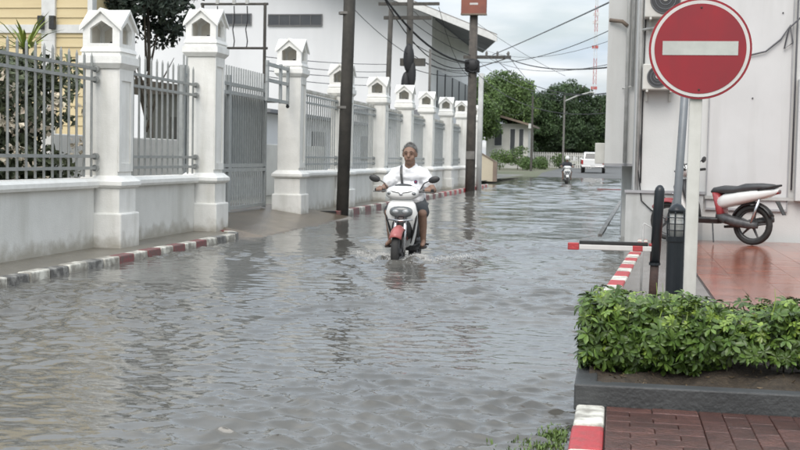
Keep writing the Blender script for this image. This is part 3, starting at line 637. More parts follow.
def win(par, x0, x1, z0, z1, y, m='hall_dark', fr=.06, frm='trim_white', mull=0):
    w_ = MB().box(x0, x1, y - .02, y + .02, z0, z1).build('window', m, par)
    mb = MB(); mb.box(x0 - fr, x1 + fr, y - .05, y, z1, z1 + fr); mb.box(x0 - fr, x1 + fr, y - .08, y, z0 - fr, z0); mb.box(x0 - fr, x0, y - .05, y, z0, z1); mb.box(x1, x1 + fr, y - .05, y, z0, z1)
    for k in range(mull): q = x0 + (x1 - x0) * (k + 1) / (mull + 1); mb.box(q - .02, q + .02, y - .045, y - .021, z0, z1)
    mb.build('window_frame', frm, w_); return w_
win(hall, -1.55, -.05, 8.2, 8.72, -.03, mull=2, frm='bld_dark'); win(hall, 1.0, 3.95, 8.15, 8.68, -.03, mull=4, frm='bld_dark')
# upper storey along the side, in the eave's shade: dark glazed band, ledges
for k in range(5):
    MB().box(10.06, 10.12, 2.0 + k * 3.1, 4.6 + k * 3.1, 3.9, 5.9).build('window', 'hall_dark', hall)
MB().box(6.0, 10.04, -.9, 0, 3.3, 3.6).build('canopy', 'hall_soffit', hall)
sh_ = thing('grey_shed', 'low grey shed inside the compound behind the bars', 'shed', (-9.6, 26.5, .16))
MB().box(-1.2, .8, 0, 3, 0, 2.4).build('wall', 'shed_wall', sh_); MB().prism([(-1.4, 2.4), (1.0, 2.4), (1.0, 2.5), (-1.4, 2.75)], 'y', -.3, 3.3).build('roof', 'roof_grey', sh_)
MB().box(-.6, .1, -.02, .01, .2, 1.9).build('door', 'bld_dark', sh_)
tag(MB().box(-.1, .1, -9, 9, 0, 1.35).build('inner_wall', 'house_white', None, (-9.0, 27, .16), bevel=.02), 'low white inner wall seen through the fence bars', 'wall')
wc = thing('white_cabin', 'long white outbuilding behind the far fence panels', 'building', (-11.5, 44, .16))
MB().box(-2, 1.2, -10, 8, 0, 2.3).build('wall', 'hall_wall', wc); MB().prism([(-2.3, 2.3), (1.6, 2.3), (1.6, 2.4), (-2.3, 2.9)], 'y', -10.4, 8.4).build('roof', 'hall_soffit', wc)
for k in range(4): MB().box(1.2, 1.23, -8 + k * 4, -6.2 + k * 4, .9, 1.9).build('window', 'hall_dark', wc)

# planting behind the fence
sb = thing('flowering_shrub', 'big dark shrub with cream flowers behind the left railing', 'shrub', (-7.6, 12.5, .16))
mb = MB(); gq = random.Random(3)
for i in range(16): x, y = gq.uniform(-.5, .5), gq.uniform(-4, 1.6); mb.tube([(x, y, 0), (x + gq.uniform(-.2, .2), y + gq.uniform(-.2, .2), 1.0), (x + gq.uniform(-.4, .4), y + gq.uniform(-.4, .4), 1.9)], [.03, .02, .008], 5)
mb.build('stem', 'bark', sb)
cl = [(gq.uniform(-.55, .55), gq.uniform(-4.5, 2.2), gq.uniform(.3, 2.15), gq.uniform(.22, .42)) for i in range(330)] + [(gq.uniform(-.3, .75), gq.uniform(-4.5, 2.2), gq.uniform(.15, 1.0), gq.uniform(.25, .4)) for i in range(90)]
stuff(leaf_cards('foliage', clump_points(cl, 1100, 4), .12, 'shrub_leaf', sb, .5, 4))
stuff(leaf_cards('flower', clump_points([(gq.uniform(.5, .95), gq.uniform(-4.2, 2.0), gq.uniform(.5, 2.0), .12) for i in range(95)], 620, 5), .075, 'flower', sb, .8, 5))
tree('dark leafed tree hanging over the wall between yellow house and hall', -9.62, 23.6, .16, 5, 5.0, .95, 1.75, 'dark_leaf', .14, 1000, 120, 21, (.24, .45), .06, name='garden_tree')
pm = thing('palm_plant', 'yellow green palm tips above the shrub at the left edge', 'palm', (-8.35, 16.0, .16))
MB().tube([(0, 0, 0), (.05, 0, 1.4), (0, 0, 2.55)], [.07, .06, .04], 8).build('trunk', 'bark', pm)
for k in range(34):
    a = k * 2.4; el = gq.uniform(.1, 1.2); ln = gq.uniform(.5, .85); d = Vector((math.cos(a) * math.cos(el), math.sin(a) * math.cos(el), math.sin(el))); s__ = Vector((-math.sin(a), math.cos(a), 0)) * .02
    p0 = Vector((0, 0, 2.5)); pm_ = p0 + d * ln * .55; p1 = p0 + d * ln + Vector((0, 0, -.12))
    MB().add([p0 - s__, p0 + s__, pm_ + s__, pm_ - s__, p1], [(0, 1, 2, 3), (3, 2, 4)]).build('frond', 'palm', pm)

# ------------------------------------------------------------------ building on the right
rb = thing('white_building', 'pale grey white building wall behind the no entry sign', 'building', (0, 17.6, .14))
MB().box(.245, 7, 0, 9, -.4, 6.5).build('wall', 'bld_white', rb)
MB().box(.14, 1.22, -.09, -.001, -.4, .66).build('plinth', 'bld_plinth', rb)
MB().box(.12, 1.24, -.12, -.002, .661, .70).build('plinth_ledge', 'bld_edge', rb)
# big framed panel
MB().box(1.27, 2.36, -.03, -.001, .47, 3.8).build('wall_panel', 'bld_panel', rb)
for q in (MB().box(1.255, 1.269, -.045, -.001, .44, 4.0), MB().box(2.361, 2.375, -.045, -.001, .44, 4.0)): q.build('panel_edge', 'bld_edge', rb)
MB().box(1.27, 2.36, -.045, -.031, .445, .475).build('panel_edge', 'bld_edge', rb)
MB().box(1.24, 2.7, -.07, -.051, .60, .645).build('wall_rail', 'pipe', rb)
MB().box(2.46, 3.2, -.16, -.001, .60, 2.3).build('side_panel', 'bld_white', rb, bevel=.01)
bay = MB().box(-.20, .244, 2.0, 7, 1.05, 6.5).build('bay', 'bld_white', rb)
MB().box(-.205, .26, 1.985, 2.0, 1.03, 1.07).build('bay_edge', 'bld_edge', bay)
MB().box(.10, .244, 2.6, 6.8, -.4, 1.05).build('recess_wall', 'bld_plinth', rb)
MB().box(-.36, -.201, 2.4, 3.0, 1.06, 1.40).build('meter_cabinet', 'ac_body', rb, bevel=.01)
def pipe(pts, r, m='pipe', nm='drain_pipe'): return MB().tube(pts, r, 8).build(nm, m, rb, smooth=True)
pipe([(.285, -.04, .7), (.285, -.04, 6.2)], .028); pipe([(.12, 1.93, 1.08), (.12, 1.93, 6.0)], .03)
pipe([(.20, 1.93, 2.3), (.20, 1.93, 6.0)], .02); pipe([(.20, 1.93, 2.3), (.08, 1.93, 2.27), (.05, 1.94, 2.27)], .016)
pipe([(-.18, 1.96, 3.35), (.02, 1.90, 3.32), (.10, 1.9, 3.25)], .03, 'roof_brown', 'pipe_clamp')
pipe([(.33, -.06, 1.5), (.30, -.05, 1.0), (.36, -.11, .55), (.5, -.11, .42), (.62, -.11, .36)], .009, 'wire', 'cable')
pipe([(.345, -.02, 3.9), (.335, -.02, 2.0), (.34, -.03, .8)], .010, 'wire', 'cable')
pipe([(.66, -.10, .62), (.85, -.11, .5), (1.1, -.11, .46)], .008, 'wire', 'cable')
pipe([(1.5, -.06, 2.75), (1.75, -.06, 2.62), (2.0, -.07, 2.68), (2.2, -.06, 2.85), (2.32, -.06, 3.05), (2.36, -.07, 2.8), (2.25, -.07, 2.72), (2.3, -.07, 3.0), (2.5, -.17, 3.2)], .012, 'wire_grey', 'cable')
pipe([(2.42, -.03, .75), (2.42, -.03, 4.2)], .012, 'wire_grey', 'conduit')
pipe([(.3, -.05, 2.98), (.45, -.14, 3.0), (.62, -.12, 3.0), (.75, -.06, 3.02)], .02, 'pipe', 'pipe')
for x_, z_ in ((2.22, 3.22), (1.85, 2.03)): MB().disc((x_, -.034, z_), .011, 'y', .02, 10).build('bolt', 'ac_dark', rb)
def ac(x, z, label, wd=.46, ht=.36):
    t = thing('air_conditioner', label, 'air conditioner', (x, 17.6 - .18, z), 0, 'air conditioner units on the white building')
    MB().box(-wd / 2, wd / 2, -.14, .14, 0, ht).build('casing', 'ac_body', t, bevel=.015)
    MB().disc((-.02, -.142, ht * .5), ht * .42, 'y', .02, 28).build('fan_opening', 'ac_dark', t)
    fan = MB().ell((-.02, -.155, ht * .5), (.035, .015, .035)).build('fan_hub', 'ac_body', t, smooth=True)
    for k in range(3):
        rg = []; rr = ht * (.16 + .12 * k)
        MB().tube([(-.02 + rr * math.cos(q * PI / 12), -.156, ht * .5 + rr * math.sin(q * PI / 12)) for q in range(25)], .004, 5).build('guard_ring', 'pole_grey', t)
    for s in (-1, 1):
        MB().box(s * wd * .36 - .015, s * wd * .36 + .015, -.15, .18, -.03, -.001).build('bracket', 'ac_body', t); MB().box(s * wd * .36 - .015, s * wd * .36 + .015, .15, .178, -.15, -.031).build('bracket_foot', 'ac_body', t)
ac(.55, 2.26, 'air conditioner unit with round fan left of the no entry sign'); ac(.62, 3.27, 'air conditioner unit cut off by the top edge above the fan unit', .6, .5)

# ------------------------------------------------------------------ no entry sign
ns_ = thing('no_entry_sign', 'round red no entry sign with white bar on a white post', 'sign', (.44, 7.2, .14))
MB().box(-.036, .036, -.03, .03, 0, 2.02).build('post', 'post_white', ns_, bevel=.006)
tl = .012
def sdisc(r, y, m, nm, th=.003): return MB().tube([(.012, y - th / 2, 1.765), (.012, y + th / 2, 1.765)], r, 64).build(nm, m, ns_)
sdisc(.290, -.040, 'sign_back', 'plate', .006); sdisc(.2895, -.0452, 'sign_red', 'rim'); sdisc(.277, -.0478, 'sign_white', 'white_ring', .002); sdisc(.258, -.0502, 'sign_red', 'red_disc', .002)
MB().box(-.212 + .012, .212 + .012, -.0535, -.0515, 1.728, 1.808).build('bar', 'sign_bar', ns_)
for zz in (2.0, 1.53): MB().ell((.012, -.0535, zz), (.006, .003, .006), 10, 6).build('bolt', 'rust', ns_)
for zz in (1.6, 1.93): MB().box(-.05, .05, -.036, -.0305, zz, zz + .03).build('clamp', 'pole_grey', ns_)
# second pole and bollard lamp
tag(MB().tube([(.395, 8.5, .1), (.415, 8.5, .9), (.47, 8.5, 2.4)], .028, 12).build('grey_pole', 'pole_grey', smooth=True), 'slim round grey pole behind the no entry sign post', 'pole')
bl = thing('bollard_lamp', 'dark cylindrical bollard lamp with caged light beside the sign post', 'bollard lamp', (.385, 7.8, .14))
MB().tube([(0, 0, 0), (0, 0, .60), (0, 0, .61), (0, 0, .64)], [.058, .058, .064, .064], 24).build('body', 'black_metal', bl, smooth=False)
MB().tube([(0, 0, .64), (0, 0, .79)], .044, 20).build('lamp_glass', 'lamp_glass', bl, smooth=True)
for k in range(6):
    a = k * PI / 3 + .3; c_, s__ = math.cos(a), math.sin(a)
    MB().tube([(.058 * c_, .058 * s__, .635), (.062 * c_, .062 * s__, .70), (.056 * c_, .056 * s__, .79), (.02 * c_, .02 * s__, .835)], .005, 6).build('cage_bar', 'black_metal', bl)
for zz in (.68, .72, .76): MB().tube([(.060 * math.cos(q * PI / 12), .060 * math.sin(q * PI / 12), zz) for q in range(25)], .0035, 5).build('cage_ring', 'black_metal', bl)
MB().tube([(0, 0, .79), (0, 0, .81), (0, 0, .84), (0, 0, .85)], [.056, .056, .03, .005], 20).build('cap', 'black_metal', bl, smooth=True)
# black round topped bollard with its barrier bar
bo = thing('black_bollard', 'black round topped bollard with rusty foot behind the hedge', 'bollard', (.335, 9.6, .14))
MB().tube([(-.02, 0, .31), (0, 0, .88), (.002, 0, .905), (.003, 0, .925), (.003, 0, .93)], [.040, .040, .034, .018, .004], 18).build('body', 'black_metal', bo, smooth=True)
MB().tube([(-.028, 0, 0), (-.02, 0, .31)], .034, 18).build('foot', 'rust', bo, smooth=True)
MB().tube([(-.02, 0, .30), (-.02, 0, .32)], .045, 18).build('collar', 'black_metal', bo)
ba = thing('barrier_bar', 'low white barrier bar with red tip reaching over the water', 'barrier', (.30, 9.6, .575), 0)
def tl_(x0, x1, z0, z1, nm, m, y=.0): MB().box(x0, x1, -.022 + y, .022 + y, z0, z1).build(nm, m, ba, bevel=.006)
tl_(-.575, .02, -.03, .012, 'bar', 'sign_white'); tl_(-.665, -.576, -.034, .022, 'red_tip', 'kerb_red'); tl_(-.574, -.04, .0125, .040, 'rubber_strip', 'black_rubber'); tl_(-.16, -.08, -.0315, .0135, 'red_band', 'kerb_red', -.003); tl_(-.035, .02, .013, .035, 'red_band', 'kerb_red')
stk = tag(MB().tube([(.235, 10.5, .1), (.24, 10.5, .70), (.245, 10.5, .72), (.30, 10.52, .69), (.38, 10.55, .64)], [.010, .010, .006, .004, .004], 8).build('thin_stake', 'pipe', smooth=True), 'thin pale metal stake with a bent wire tip left of the black bollard', 'stake')

# ------------------------------------------------------------------ planter and hedge
pl = thing('planter_bed', 'low dark grey concrete planter bed with soil, under the hedge', 'planter', (-.16, 5.43, .12))
MB().prism([(0, 0), (2.4, .03), (2.4, .13), (.10, .10), (.10, 1.25), (0, 1.25)], 'z', 0, .122).build('edging', 'planter', pl, bevel=.008)
MB().box(.0, 2.4, 1.251, 1.35, 0, .122).build('edging', 'planter', pl, bevel=.008)
def soil_z(x, y): return .088 + .018 * math.sin(x * 7 + y * 5) + .012 * math.sin(x * 19 - y * 13) + .05 * math.exp(-((y - .55) / .3) ** 2)
mb = MB(); nx, ny = 70, 36
for j in range(ny):
    for i in range(nx): x = .06 + i * 2.3 / (nx - 1); y = .07 + j * 1.2 / (ny - 1); mb.v.append((x, y, soil_z(x, y) + random.uniform(-.006, .006)))
for j in range(ny - 1):
    for i in range(nx - 1): k = j * nx + i; mb.f.append((k, k + 1, k + nx + 1, k + nx))
mb.build('soil', 'soil', pl)
lp = [(random.uniform(.12, 1.6), random.uniform(.12, .5)) for _ in range(110)]
stuff(leaf_cards('leaf_litter', [(x, y, soil_z(x, y) + .004) for x, y in lp], .034, 'litter', pl, .45, 8, up=9))

def compound_leaf(nm, nl, ln, seed, m):
    g = random.Random(seed); mb = MB()
    for k in range(nl):
        a = 2 * PI * k / nl + g.uniform(-.15, .15); l_ = ln * g.uniform(.8, 1.1); dr = g.uniform(.15, .55); wd = l_ * .21
        d = Vector((math.cos(a), math.sin(a), 0)); s__ = Vector((-math.sin(a), math.cos(a), 0)); pts = []
        def P(u, v): return d * (u * l_) + s__ * (v * wd) + Vector((0, 0, .10 * l_ * u * 2 - dr * l_ * u * u + abs(v) * wd * .28))
        mb.add([P(.08, 0), P(.35, -.7), P(.35, 0), P(.35, .7), P(.72, -1), P(.72, 0), P(.72, 1), P(.95, -.35), P(1.0, 0), P(.95, .35)],
               [(0, 1, 2), (0, 2, 3), (1, 4, 5, 2), (2, 5, 6, 3), (4, 7, 8, 5), (5, 8, 9, 6)])
    mb.tube([(0, 0, 0), (0, .004, -.05)], .0025, 5)
    return mb
hg = thing('hedge', 'glossy green hedge of clustered leaves in the dark planter', 'hedge', (-.10, 5.58, .19))
lm = [compound_leaf('leaf', 7, .047, 1, 'leaf'), compound_leaf('leaf', 8, .042, 2, 'leaf'), compound_leaf('leaf', 6, .054, 3, 'leaf'), compound_leaf('leaf', 8, .036, 4, 'leaf_young')]
lme = [meshdata(q, 'leaf', 'leaf_young' if i == 3 else 'leaf') for i, q in enumerate(lm)]
mb = MB(); hq = random.Random(12)
tops = []
for i in range(46):
    x = hq.uniform(.08, 2.2); y = hq.uniform(.25, .95)
    mb.tube([(x, y, -.1), (x + hq.uniform(-.06, .06), y + hq.uniform(-.08, .04), .14), (x + hq.uniform(-.1, .1), y + hq.uniform(-.14, .05), .33)], [.007, .005, .003], 5)
mb.build('stem', 'bark', hg)
cand = []
for i in range(3300):
    x = hq.uniform(-.03, 2.3); topz = .35 + .024 * math.sin(x * 6.1) + .02 * math.sin(x * 14.3 + 1) + hq.uniform(-.03, .03)
    f_r = hq.random()
    if f_r < .52:       # camera facing face, bulging outwards
        z = hq.uniform(.05, topz); y = .36 - .20 * math.sin(min(1, max(0, z / topz)) * PI * .85) + hq.uniform(-.03, .13)
        tilt = R(hq.uniform(15, 95)); az = hq.gauss(0, .7)
        if z < .15 and math.sin(x * 5.2 + .4) < hq.uniform(-.6, .9): continue
    elif f_r < .84: y = hq.uniform(.2, .95); z = topz + hq.uniform(-.06, .02) - .05 * abs(y - .5); tilt = R(hq.uniform(0, 35)); az = hq.uniform(-PI, PI)
    elif f_r < .93: x = hq.uniform(-.06, .12); y = hq.uniform(.2, .95); z = hq.uniform(.06, topz - .03); tilt = R(hq.uniform(30, 80)); az = -PI / 2 + hq.gauss(0, .4)
    else: y = hq.uniform(.3, .9); z = hq.uniform(.1, topz); tilt = R(hq.uniform(0, 70)); az = hq.uniform(-PI, PI)
    # leaf normal tilts from +z toward direction (sin az, -cos az)
    M_ = Matrix.Rotation(az, 4, 'Z') @ Matrix.Rotation(tilt, 4, 'X') @ Matrix.Rotation(hq.uniform(0, 6.3), 4, 'Z')
    sc_ = hq.uniform(.65, 1.3); young = (z > topz - .07 and hq.random() < .35) or hq.random() < .05
    k = 3 if young else hq.randrange(3); cand.append((y + (0 if f_r < .52 else .4) - z * .3, k, (x, y, z), M_, sc_))
cand.sort(key=lambda c: c[0])
rest = [MB(), MB()]; nleaf = 0
for i, (_, k, p_, M_, sc_) in enumerate(cand):
    if p_[0] < 1.35 and nleaf < 295:
        nleaf += 1; inst('leaf', lme[k], hg, p_, M_.to_euler(), (sc_,) * 3)
    else:
        T = Matrix.Translation(p_) @ M_ @ Matrix.Scale(sc_, 4); q = rest[1 if k == 3 else 0]; q.add([T @ Vector(v) for v in lm[k].v], lm[k].f)
stuff(rest[0].build('foliage', 'leaf', hg)); stuff(rest[1].build('young_foliage', 'leaf_young', hg))
for k in range(5):
    x = hq.uniform(.3, 1.3); inst('young_shoot', meshdata(MB().tube([(0, 0, 0), (.01, 0, .06), (.005, .01, .11)], [.003, .002, .001], 5), 'young_shoot', 'leaf_young'), hg, (x, hq.uniform(.3, .7), .36))

# weeds at the water's edge
gp = []; mb = MB(); gg = random.Random(5)
for i in range(1700):
    y = gg.uniform(4.6, 5.6); x = -.19 - abs(gg.gauss(0, .14)) * max(.2, (5.75 - y)) * 1.5
    h_ = gg.uniform(.015, .042); a = gg.uniform(0, 6.3); b_ = h_ * gg.uniform(.2, .9); wd = .004
    p0 = Vector((x, y, -.02)); d = Vector((math.cos(a), math.sin(a), 0)); s__ = Vector((-math.sin(a), math.cos(a), 0)) * wd
    mb.add([p0 - s__, p0 + s__, p0 + d * b_ * .5 + Vector((0, 0, h_ * .75)) + s__ * .8, p0 + d * b_ * .5 + Vector((0, 0, h_ * .75)) - s__ * .8, p0 + d * b_ + Vector((0, 0, h_))], [(0, 1, 2, 3), (3, 2, 4)])
gr = stuff(mb.build('grass', 'grass')); tag(gr, 'patch of green weeds in the water beside the near kerb', 'grass')

# ------------------------------------------------------------------ scooters
def scooter(label, loc, rotz, body='scooter_white', accent='scooter_red', fender='scooter_red', group='motor scooters'):
    t = thing('scooter', label, 'scooter', loc, rotz, group)
    def wheel(y, nm='wheel'):
        wl = bpy.data.objects.new(nm, None); COL.objects.link(wl); wl.parent = t; wl.location = (0, y, .27)
        n = 28; prof = [(.205, -.035), (.235, -.046), (.258, -.038), (.27, -.015), (.27, .015), (.258, .038), (.235, .046), (.205, .035)]
        rings = [[(px, pr * math.cos(2 * PI * k / n), pr * math.sin(2 * PI * k / n)) for pr, px in prof] for k in range(n + 1)]
        MB().loft(rings, cap=False).build('tyre', 'black_rubber', wl, smooth=True)
        prof = [(.207, -.03), (.19, -.02), (.18, 0), (.19, .02), (.207, .03)]
        mb = MB().loft([[(px, pr * math.cos(2 * PI * k / n), pr * math.sin(2 * PI * k / n)) for pr, px in prof] for k in range(n + 1)], cap=False)
        for k in range(5): a = k * 2 * PI / 5; mb.tube([(0, .03 * math.cos(a), .03 * math.sin(a)), (0, .19 * math.cos(a + .12), .19 * math.sin(a + .12))], [.02, .013], 6)
        mb.tube([(-.05, 0, 0), (.05, 0, 0)], .045, 14); mb.build('rim', 'engine', wl)
    wheel(-.62); wheel(.60)
    for s in (-1, 1): MB().tube([(s * .068, -.62, .27), (s * .06, -.52, .55), (s * .05, -.47, .68)], [.022, .024, .024], 8).build('fork', 'chrome', t, smooth=True)
    rings = []                                    # front mudguard
    for k in range(13):
        a = R(38 + k * 9.5); c_, s__ = math.cos(a), math.sin(a); rg = []
        for q in range(9): u = -1 + q / 4; rr = .325 - .055 * u * u; rg.append((u * .075, -.62 - rr * c_, .27 + rr * s__))
        for q in range(8, -1, -1): u = -1 + q / 4; rr = .317 - .055 * u * u; rg.append((u * .071, -.62 - rr * c_, .27 + rr * s__))
        rings.append(rg)
    MB().loft(rings).build('front_fender', fender, t, smooth=True)
    # apron
    ap = [(.27, -.25, .09, .025), (.36, -.28, .135, .035), (.48, -.33, .168, .045), (.62, -.39, .192, .055), (.74, -.425, .195, .06), (.84, -.42, .165, .055), (.92, -.38, .10, .045)]
    MB().loft([sec_z(z, 0, y, a, b, 20, 2.3) for z, y, a, b in ap]).build('front_shield', body, t, smooth=True)
    for s in (-1, 1): MB().tube([(s * .185, -.42, .80), (s * .178, -.43, .66), (s * .14, -.385, .5), (s * .10, -.33, .36)], [.008, .014, .014, .006], 6).build('panel_trim', 'black_plastic', t, smooth=True)
    ap = [(.30, -.19, .13, .02), (.5, -.25, .175, .03), (.7, -.33, .18, .04), (.86, -.35, .15, .04)]
    MB().loft([sec_z(z, 0, y, a, b, 20, 3) for z, y, a, b in ap]).build('inner_shield', 'black_plastic', t, smooth=True)
    hl = MB().loft([sec_y(-.515, 0, .745, .09, .03, 18, 2.4), sec_y(-.505, 0, .745, .122, .054, 18, 2.4), sec_y(-.47, 0, .745, .142, .070, 18, 2.4), sec_y(-.40, 0, .745, .15, .075, 18, 2.4)]).build('headlight', 'lens', t, smooth=True)
    for s in (-1, 1): MB().loft([sec_y(-.520, s * .060, .75, .034, .018, 14, 2.4), sec_y(-.50, s * .060, .75, .044, .028, 14, 2.4)]).build('reflector', 'lens_clear', hl, smooth=True)
    MB().tube([(-.15, -.50, .655), (0, -.535, .64), (.15, -.50, .655)], .012, 6).build('chrome_strip', 'chrome', hl, smooth=True)
    # lower front panel between lamp and mudguard
    MB().loft([sec_y(-.475, 0, .56, .06, .07, 18, 3), sec_y(-.455, 0, .56, .105, .105, 18, 3), sec_y(-.36, 0, .54, .14, .14, 18, 3)]).build('nose_panel', 'black_plastic', t, smooth=True)
    cw = MB().loft([sec_y(-.50, 0, .955, .05, .025), sec_y(-.49, 0, .955, .12, .045), sec_y(-.46, 0, .96, .175, .065), sec_y(-.40, 0, .97, .205, .085), sec_y(-.32, 0, .98, .19, .085), sec_y(-.25, 0, .985, .14, .06)]).build('handlebar_cowl', body, t, smooth=True)
    for s in (-1, 1):
        MB().ell((s * .135, -.455, .965), (.045, .03, .022), 14, 8, Matrix.Rotation(s * -.5, 3, 'Z')).build('indicator', 'lens', cw, smooth=True)
        MB().tube([(s * .02, -.505, .972), (s * .10, -.49, .985), (s * .165, -.45, .995)], [.004, .006, .003], 5).build('panel_line', 'black_plastic', cw)
    MB().ell((0, -.508, .958), (.022, .008, .016), 12, 8).build('emblem', 'chrome', cw, smooth=True)
    MB().ell((0, -.33, 1.055), (.11, .07, .025)).build('dashboard', 'black_plastic', cw, smooth=True)
    hb = MB().tube([(-.34, -.27, 1.0), (-.2, -.31, .99), (.2, -.31, .99), (.34, -.27, 1.0)], .014, 8).build('handlebar', 'engine', t, smooth=True)
    for s in (-1, 1):
        MB().tube([(s * .235, -.30, .993), (s * .36, -.265, 1.001)], .019, 10).build('grip', 'black_rubber', hb, smooth=True)
        MB().tube([(s * .2, -.34, .99), (s * .28, -.355, .985), (s * .37, -.33, .98)], .007, 6).build('brake_lever', 'engine', hb)
        mi = MB().tube([(s * .20, -.30, 1.01), (s * .25, -.31, 1.09), (s * .32, -.30, 1.125)], .007, 6).build('mirror_stem', 'black_plastic', t)
        MB().ell((s * .365, -.29, 1.135), (.072, .02, .042), 16, 8, Matrix.Rotation(s * -.25, 3, 'Y')).build('mirror', 'black_plastic', mi, smooth=True)
    MB().loft([sec_z(.27, 0, -.06, .14, .22, 20, 4), sec_z(.33, 0, -.06, .17, .24, 20, 4), sec_z(.345, 0, -.06, .165, .235, 20, 4)]).build('floorboard', 'black_plastic', t)
    MB().loft([sec_z(.34, 0, .18, .12, .055, 20, 3.2), sec_z(.5, 0, .15, .125, .06, 20, 3.2), sec_z(.69, 0, .10, .11, .07, 20, 3.2)]).build('seat_riser', accent, t, smooth=True)
    bd_ = [(.12, .55, .115, .08), (.22, .58, .145, .10), (.42, .625, .165, .095), (.62, .665, .16, .08), (.80, .70, .12, .06), (.95, .735, .06, .028)]
    MB().loft([sec_y(y, 0, z, a, b, 20, 3) for y, z, a, b in bd_]).build('rear_body', body, t, smooth=True)
    st = [(.02, .70, .07, .02), (.06, .715, .11, .045), (.2, .735, .145, .055), (.38, .735, .155, .05), (.5, .765, .155, .06), (.7, .785, .145, .05), (.86, .79, .10, .035), (.92, .79, .05, .015)]
    MB().loft([sec_y(y, 0, z, a, b, 18, 2.8) for y, z, a, b in st]).build('seat', 'seat_black', t, smooth=True)
    MB().tube([(-.12, .70, .74), (-.11, .90, .80), (0, .97, .81), (.11, .90, .80), (.12, .70, .74)], .014, 8).build('grab_rail', 'black_plastic', t, smooth=True)
    tl__ = MB().loft([sec_y(.90, 0, .72, .07, .035), sec_y(.95, 0, .725, .06, .028)]).build('tail_light', 'lens_red', t, smooth=True)
    rings = []
    for k in range(10):
        a = R(20 + k * 15); rg = []
        for q in range(7): u = -1 + q / 3; rr = .315 - .03 * u * u; rg.append((u * .07, .60 - rr * math.cos(a), .27 + rr * math.sin(a)))
        for q in range(6, -1, -1): u = -1 + q / 3; rr = .305 - .03 * u * u; rg.append((u * .066, .60 - rr * math.cos(a), .27 + rr * math.sin(a)))
        rings.append(rg)
    MB().loft(rings).build('rear_fender', 'black_plastic', t, smooth=True)
    MB().add([(-.07, .93, .60), (.07, .93, .60), (.06, 1.03, .42), (-.06, 1.03, .42), (-.07, .92, .60), (.07, .92, .60), (.06, 1.02, .42), (-.06, 1.02, .42)], [(0, 1, 2, 3), (7, 6, 5, 4), (0, 4, 5, 1), (1, 5, 6, 2), (2, 6, 7, 3), (3, 7, 4, 0)]).build('mud_flap', 'black_plastic', t)
    MB().loft([sec_y(.12, .03, .37, .09, .05), sec_y(.25, .06, .34, .11, .07), sec_y(.42, .08, .30, .085, .065), sec_y(.58, .09, .275, .06, .055), sec_y(.70, .09, .27, .035, .04)]).build('engine', 'engine', t, smooth=True)
    MB().tube([(-.12, .15, .22), (-.13, .35, .24), (-.14, .5, .28), (-.15, .82, .36)], [.018, .025, .055, .05], 12).build('exhaust', 'engine', t, smooth=True)
    MB().tube([(.11, .72, .62), (.12, .62, .30)], .02, 8).build('shock_absorber', 'chrome', t, smooth=True)
    MB().tube([(.12, .08, .30), (.20, .14, .02)], .011, 6).build('kickstand', 'engine', t)
    for s in (-1, 1): MB().tube([(s * .12, .26, .32), (s * .23, .28, .31)], .014, 6).build('footpeg', 'black_rubber', t)
    return t
SX, SY = -2.53, 14.62
scooter('white scooter with reddish front mudguard ridden through the flood water', (SX, SY, -.155), 0, 'scooter_white', 'black_plastic', 'scooter_pink')
scooter('parked white and red scooter beside the pale building wall', (1.285, 16.92, .16), R(-118))
scooter('small white scooter ridden far down the flooded street', (-2.63, 65, -.12), .1, 'scooter_white', 'black_plastic', 'scooter_white')

